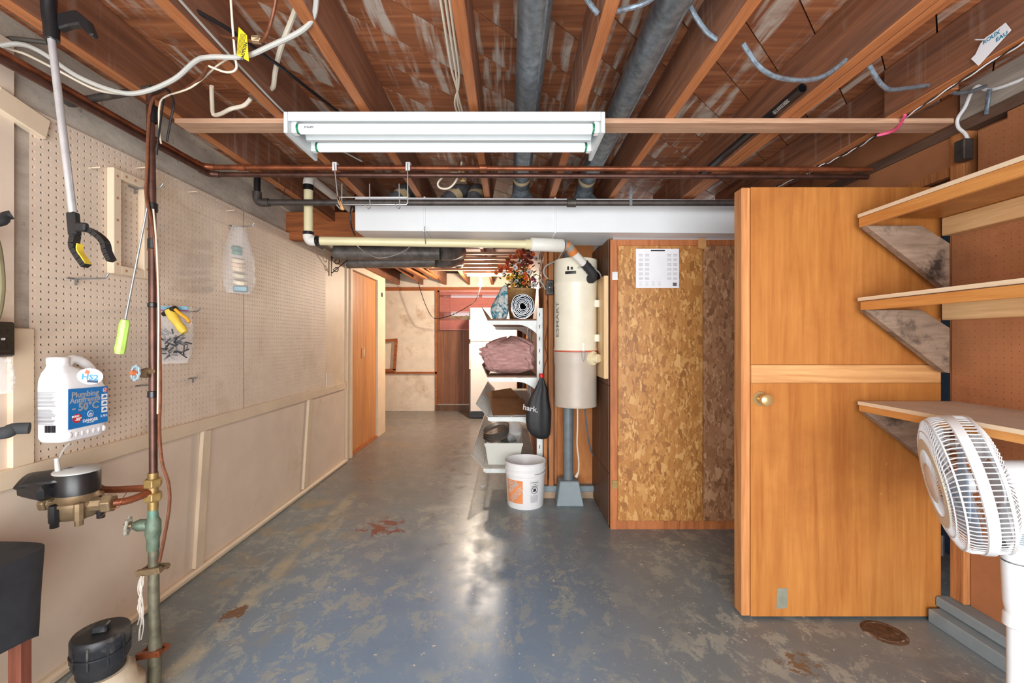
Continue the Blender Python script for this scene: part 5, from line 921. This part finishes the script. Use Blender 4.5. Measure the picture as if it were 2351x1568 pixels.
BXM = plain('armoured_cable', lin(132,146,158), .4, .5, .3, 70)
for k, (pts, lab) in enumerate((([(1340,-20,1.16),(1352,5,1.18),(1372,31,1.20)], 'armoured cable stub left of the bay duct joist'), ([(1408,28,1.2),(1440,20,1.21),(1480,8,1.21),(1505,-10,1.21)], 'armoured cable going right from the joist above'), ([(1585,15,1.30),(1600,42,1.31),(1622,72,1.32),(1645,90,1.32),(1668,98,1.32)], 'armoured cable between round duct and second right joist'), ([(1706,100,1.32),(1722,125,1.33),(1742,152,1.34),(1775,174,1.35),(1815,183,1.37),(1860,183,1.385),(1900,170,1.40),(1942,138,1.41)], 'long drooping armoured cable between the two right joists'), ([(1996,150,1.42),(2008,172,1.43),(2025,195,1.45),(2045,206,1.47),(2085,202,1.52),(2130,196,1.57)], 'armoured cable crossing to the far right joist'), ([(2165,205,1.60),(2195,214,1.64),(2230,210,1.68),(2262,198,1.74)], 'dark armoured cable near the outlet at upper right'))):
    tag(wire('armoured_cable', [P(*p) for p in pts], .0072, BXM), lab, 'cable', 'armoured cables')
# ================================================================ right side
dr = thing('door_4', (1.45,1.97,.012), 'homemade varnished plywood door standing open against the right wall', 'door'); dr['kind'] = 'structure'
DXL, DXR, DYF, DZ0, DZ1 = 1.018, 1.887, 1.94, .012, 1.886
MB().span((DXL+.04,DYF+.006,DZ0), (DXR,DYF+.064,DZ1)).bake('core', STUDW, dr)
MB().span((DXL,DYF+.001,DZ0), (DXL+.038,DYF+.068,DZ1)).bake('edge_board', wood('door_edge_pine', lin(160,92,48), lin(226,164,104), 'z', 30, .04, .55), dr, bevel=.004)
MB().span((DXL+.039,DYF,1.112), (DXR,DYF+.006,DZ1)).bake('upper_panel', DOORW, dr); MB().span((DXL+.039,DYF,DZ0), (DXR,DYF+.006,1.03)).bake('lower_panel', DOORW, dr)
MB().span((DXL+.039,DYF-.006,1.032), (DXR-.004,DYF+.006,1.11)).bake('cross_batten', PINEX, dr, bevel=.002)
GOLD = metalm('brass_knob', lin(206,176,120), .25, .08); kc = V((1.097,DYF,.963))
kb = MB().lathe([(0,.062),(.014,.062),(.024,.056),(.0265,.044),(.022,.032),(.012,.026),(.011,.006),(.03,.005),(.033,0)], kc, (0,-1,0), 26).bake('knob', GOLD, dr, smooth=True)
for z in (.32,1.6): MB().tube([(DXR+.009,DYF+.006,z-.045),(DXR+.009,DYF+.006,z+.045)], .0075, 10).span((DXR,DYF+.004,z-.045), (DXR+.02,DYF+.008,z+.045)).bake('hinge', IRON, dr, smooth=True)
MB().prism([(-.024,-.045),(.022,-.04),(.026,.046),(-.02,.044)], (1.192,DYF-.0003,.09), (1,0,0), (0,0,1), (0,-.0008,0)).bake('tape_patch', plain('grey_tape', lin(138,140,124), .6), dr)
PLYT = plain('ply_top', lin(206,192,178), .7, 0, .06, 12, lin(176,162,150)); PLE = wood('ply_edge', lin(216,190,156), lin(244,226,198), 'y', 40, .04, .6)
EDGE1 = wood('shelf_edging', lin(186,118,54), lin(222,160,92), 'y', 26, .05, .5)
for k, (zt, lipb, lipt, clb, clt, brz, lab, ptop) in enumerate(((1.757,1.70,1.742,1.665,1.741,1.70,'upper right wall shelf of varnished boards on a weathered brace', DOORW), (1.40,1.345,1.387,1.304,1.386,1.345,'middle right wall shelf with a gap above its pine edging', PLYT), (.957,.915,.944,.86,.943,.915,'lower right wall shelf with whitish top behind the fan', PLYT))):
    t = thing('wall_shelf', (1.7,1.2,zt-.2), lab, 'shelf', 'right wall shelves')
    MB().span((1.50,.3,zt-.0145), (1.904,1.905,zt)).bake('board', [ptop], t); MB().span((1.4965,.3,zt-.0145), (1.4995,1.905,zt)).bake('board_edge', PLE, t)
    if k == 1: MB().span((1.503,.3,lipb), (1.522,1.90,lipt-.004)).bake('edging', EDGE1, t, bevel=.002)
    else: MB().span((1.4985,.3,lipb), (1.518,1.903,lipt)).bake('edging', EDGE1, t, bevel=.002)
    MB().span((1.855,.3,clb), (1.904,1.905,clt)).bake('cleat', PINEY, t, bevel=.003)
    for y0 in ((1.865,) if k < 2 else (1.865,)) + (.7,): MB().prism([(1.50,brz),(1.735,brz),(1.85,brz-.07) if False else (1.853,brz-.075),(1.853,brz-.265),(1.835,brz-.262)], (0,y0,0), (1,0,0), (0,0,1), (0,.036,0)).bake('brace', OLDW, t, bevel=.002)
# ---- pedestal fan
FA, FT = math.radians(-32), math.radians(-11); fn_ = V((-math.cos(FA)*math.cos(FT), -math.sin(FA)*math.cos(FT), math.sin(FT))); FCn = P(2212,1107,1.42)
fu = fn_.cross(V((0,0,1))).normalized(); fv = fu.cross(fn_)
def fp(r, z, a): return FCn + fn_*z + (fu*math.cos(a) + fv*math.sin(a))*r
FW = glossyplastic('fan_white', lin(226,228,230), .35); FCR = glossyplastic('fan_cream', lin(224,222,206), .4)
pf = thing('pedestal_fan', (1.545,1.352,0), 'white pedestal fan with round wire cage by the shelves', 'fan')
m = MB(); NW = 84
for k in range(NW): a = 2*PI*k/NW; m.tube([fp(.208,.012,a), fp(.207,.036,a), fp(.2,.052,a+.01), fp(.175,.064,a+.05), fp(.138,.071,a+.12)], .0017, 4, caps=False)
tag(m.bake('front_grille', FW, pf, smooth=True), kind='stuff')
m = MB()
for k in range(NW): a = 2*PI*k/NW; m.tube([fp(.208,-.012,a), fp(.204,-.045,a), fp(.17,-.068,a), fp(.07,-.074,a)], .0017, 4, caps=False)
tag(m.bake('rear_grille', FW, pf, smooth=True), kind='stuff')
for r, z, w_ in ((.2005,.052,.0026),(.165,.067,.002),(.2035,-.046,.005)): MB().tube([fp(r,z,2*PI*k/60) for k in range(60)], w_, 6, closed=True).bake('support_ring', FW, pf, smooth=True)
MB().lathe([(.208,-.014),(.2135,-.012),(.2135,.012),(.208,.014)], FCn, fn_, 60).bake('rim_band', FW, pf, smooth=True)
MB().lathe([(.141,.069),(.138,.074),(.108,.076),(.103,.072)], FCn, fn_, 40).bake('centre_ring', FCR, pf, smooth=True)
m = MB()
for k in range(64): a = 2*PI*k/64; m.tube([fp(.105,.074,a), fp(.062,.077,a+.18)], .0015, 4, caps=False)
tag(m.bake('centre_grille', FW, pf), kind='stuff')
MB().lathe([(0,.086),(.04,.084),(.06,.08),(.065,.075),(0,.072)], FCn, fn_, 30).bake('badge', plain('badge_cream', lin(226,214,204), .4), pf, smooth=True)
BLD = Nt('fan_blade').fin(lin(176,196,220), .25, 0, alpha=.75)
for k in range(3):
    a0 = k*2*PI/3 + .4; m = MB()
    m.grid(lambda u, v: fp(.03 + .155*v, .012 + .05*(u-.5)*(1-.3*v) + .012, a0 + (u-.5)*(1.25 + .35*math.sin(PI*v)) + .4*v), 8, 8); m.bake('blade', BLD, pf, smooth=True, solid=.002)
MB().lathe([(0,.05),(.025,.048),(.032,.03),(.032,-.02),(0,-.02)], FCn, fn_, 20).bake('hub', FW, pf, smooth=True)
MB().lathe([(0,-.068),(.062,-.07),(.064,-.085),(.06,-.18),(.052,-.215),(.03,-.232),(0,-.236)], FCn, fn_, 28).bake('motor_housing', FW, pf, smooth=True)
PC = V((1.545,1.352,0)); MB().lathe([(.022,.54),(.034,.55),(.039,.60),(.038,.70),(.03,.745),(.022,.76)], PC, (0,0,1), 22).bake('neck', FW, pf, smooth=True)
MB().bar(PC + V((0,0,.73)), FCn - fn_*.13 + V((0,0,-.02)), .04, .05).bake('tilt_joint', FW, pf, bevel=.008)
MB().lathe([(.034,.545),(.03,.42),(.025,.39),(.03,.385),(.031,.35),(.024,.345)], PC, (0,0,1), 22).bake('collar', FW, pf, smooth=True); MB().tube([PC + V((0,0,.02)), PC + V((0,0,.36))], .0215, 20).bake('pole', FW, pf, smooth=True)
MB().lathe([(0,.036),(.03,.034),(.05,.022),(.19,.014),(.2,.006),(.198,0),(0,0)], PC, (0,0,1), 40).bake('base', FW, pf, smooth=True)
vd = (V((0,0,0)) - PC); vd.z = 0; vd.normalize(); sd_ = V((0,0,1)).cross(vd); lp = PC + vd*.0392 + sd_*.012; m = MB()
for k in range(6): m.box(lp + V((0,0,.642 - .006*k)), (.03,.0012,.0032), Matrix((sd_, vd, V((0,0,1)))).transposed())
tag(m.bake('rating_label', plain('label_grey', lin(132,150,164), .5), pf), kind='stuff')
kn = PC + vd*.03 - sd_*.03; MB().lathe([(0,.01),(.01,.01),(.012,0)], kn + V((0,0,.6)), vd, 10).bake('knob', BLACKP, pf)
mh = FCn - fn_*.15; wire('cord', [mh + V((-.0,-.03,.062)), mh + V((.01,-.062,.02)), mh + V((.0,-.066,-.05)), mh + V((.03,-.05,-.1)), mh + V((.06,-.04,-.09)), mh + V((.05,-.058,-.02)), mh + V((.04,-.05,.045))], .004, FW, pf)
# ---- upper right outlet, cables and small things
uo = thing('wall_outlet_box', (1.89,1.845,1.96), 'dull metal junction box on the stud above the upper shelf', 'outlet'); MB().span((1.868,1.822,1.962), (1.91,1.866,2.048)).bake('box', IRON, uo, bevel=.003)
tag(wire('white_cable', [P(2400,160,1.62),P(2340,185,1.68),P(2290,203,1.74),P(2262,206,1.78),P(2245,198,1.80),P(2230,212,1.81),P(2216,245,1.82),P(2199,272,1.83),P(2200,292,1.84),P(2215,306,1.845),P(2222,320,1.85)], .0065, WHITEP), 'white cable curling down to the metal junction box', 'cable')
tag(wire('blue_conduit', [P(2272,205,1.745),P(2268,235,1.75),P(2264,262,1.765)], .0075, BXM), 'short blue-grey conduit dropping behind the brown pegboard', 'conduit')
tw = thing('twisted_wire', PZ(2020,305,2.09), 'black and white twisted wire stapled under the far right joist', 'wire'); base = smoothpts([PZ(x, y, 2.088) for x, y in ((2400,70),(2351,97),(2200,190),(2090,262),(2060,282),(2020,306),(1960,344),(1900,374),(1868,386),(1862,396),(1848,402),(1780,430))], 14)
for k, mt in enumerate((WHITEP, BLACKP)):
    MB().tube([p + V((math.cos(i*.7 + k*PI), 0, math.sin(i*.7 + k*PI)))*.0025 for i, p in enumerate(base)], .0023, 5).bake('strand', mt, tw, smooth=True)
tag(wire('pink_wire', [PZ(2078,264,2.087),PZ(2062,292,2.07),PZ(2042,304,2.07),PZ(2014,311,2.07)], .0055, plain('pink_sleeve', lin(226,84,132), .5)), 'short pink sleeved wire on the mounting board', 'wire')
bt = thing('black_tube', (1.045,1.9,2.10), 'black tube with white print lying along the right joist', 'tube'); TX, TZ = 1.047, 2.118
MB().lathe([(.0145,1.585),(.017,1.585),(.017,2.42),(0,2.42)], (TX,0,TZ), (0,1,0), 18).lathe([(.0145,1.585),(.0145,1.66),(0,1.66)], (TX,0,TZ), (0,1,0), 18).bake('shaft', BLACKP, bt, smooth=True)
m = MB()
for k, (y0, y1) in enumerate(((1.645,1.675),(1.68,1.688),(1.692,1.70),(1.704,1.712),(1.718,1.722),(1.727,1.737))):
    for q in range(3): a = -PI*.75 + .28*(q-1); p0 = V((TX + .0174*math.cos(a), 0, TZ + .0174*math.sin(a))); m.bar(p0 + V((0,y0,0)), p0 + V((0,y1,0)), .0025, .0008, (0,0,1))
tag(m.bake('print_marks', plain('worn_white_print', lin(200,200,196), .6), bt), kind='stuff')
pt = thing('paper_strip', PX(2270,110,1.483), 'torn white paper strip with teal letters nailed to the right joist', 'paper'); XP = 1.482
pol = [PX(px, py, XP) for px, py in ((2230,135),(2247,151),(2322,69),(2309,52),(2280,75),(2262,87),(2252,100),(2240,125))]; MB().prism([(p.y, p.z) for p in pol], (XP,0,0), (0,1,0), (0,0,1), (-.0012,0,0)).bake('sheet', PAPER, pt)
TEAL = plain('teal_ink', lin(40,130,160), .6); dv = (PX(2312,62,XP) - PX(2262,96,XP)).normalized(); up_ = V((0, -dv.z, dv.y)); up_ = up_ if up_.z > 0 else -up_
rt_ = -V((-1,0,0)).cross(up_) if False else up_.cross(V((-1,0,0)))
o1 = PX(2285,86,XP-.0016); o2 = PX(2299,76,XP-.0016)
text('ROUX', .017, TEAL, PX(2276,86,XP-.0016), rt_, up_, pt, bold=.0003); text('EAU', .017, TEAL, PX(2300,84,XP-.0016) , rt_, up_, pt, bold=.0003)
MB().tube([PX(2272,91,1.49), PX(2272,91,1.49) + V((-.045,0,.0))], .0018, 6).bake('nail', STEEL, pt)
fd = thing('floor_drain', (1.563,1.86,0), 'rusty round floor drain cover beside the open door', 'drain'); RUST = plain('rusty_iron', lin(104,78,58), .8, .2, .3, 40, lin(196,186,172), .4, .6)
MB().lathe([(0,.004),(.07,.004),(.078,.002),(.08,0)], (1.563,1.85,0), (0,0,1), 28).bake('cover', RUST, fd, smooth=True); 
MB().lathe([(.06,.004),(.064,.006),(.068,.004)], (1.563,1.85,0), (0,0,1), 24).bake('rim', RUST, fd, smooth=True)
tag(MB().box(P(1112,1117,3.695) + V((0,0,.0)), (.06,.05,.002), (.1,.1,.4)).bake('paper_scrap', PAPER), 'small torn white paper scrap on the floor below the shelves', 'scrap')
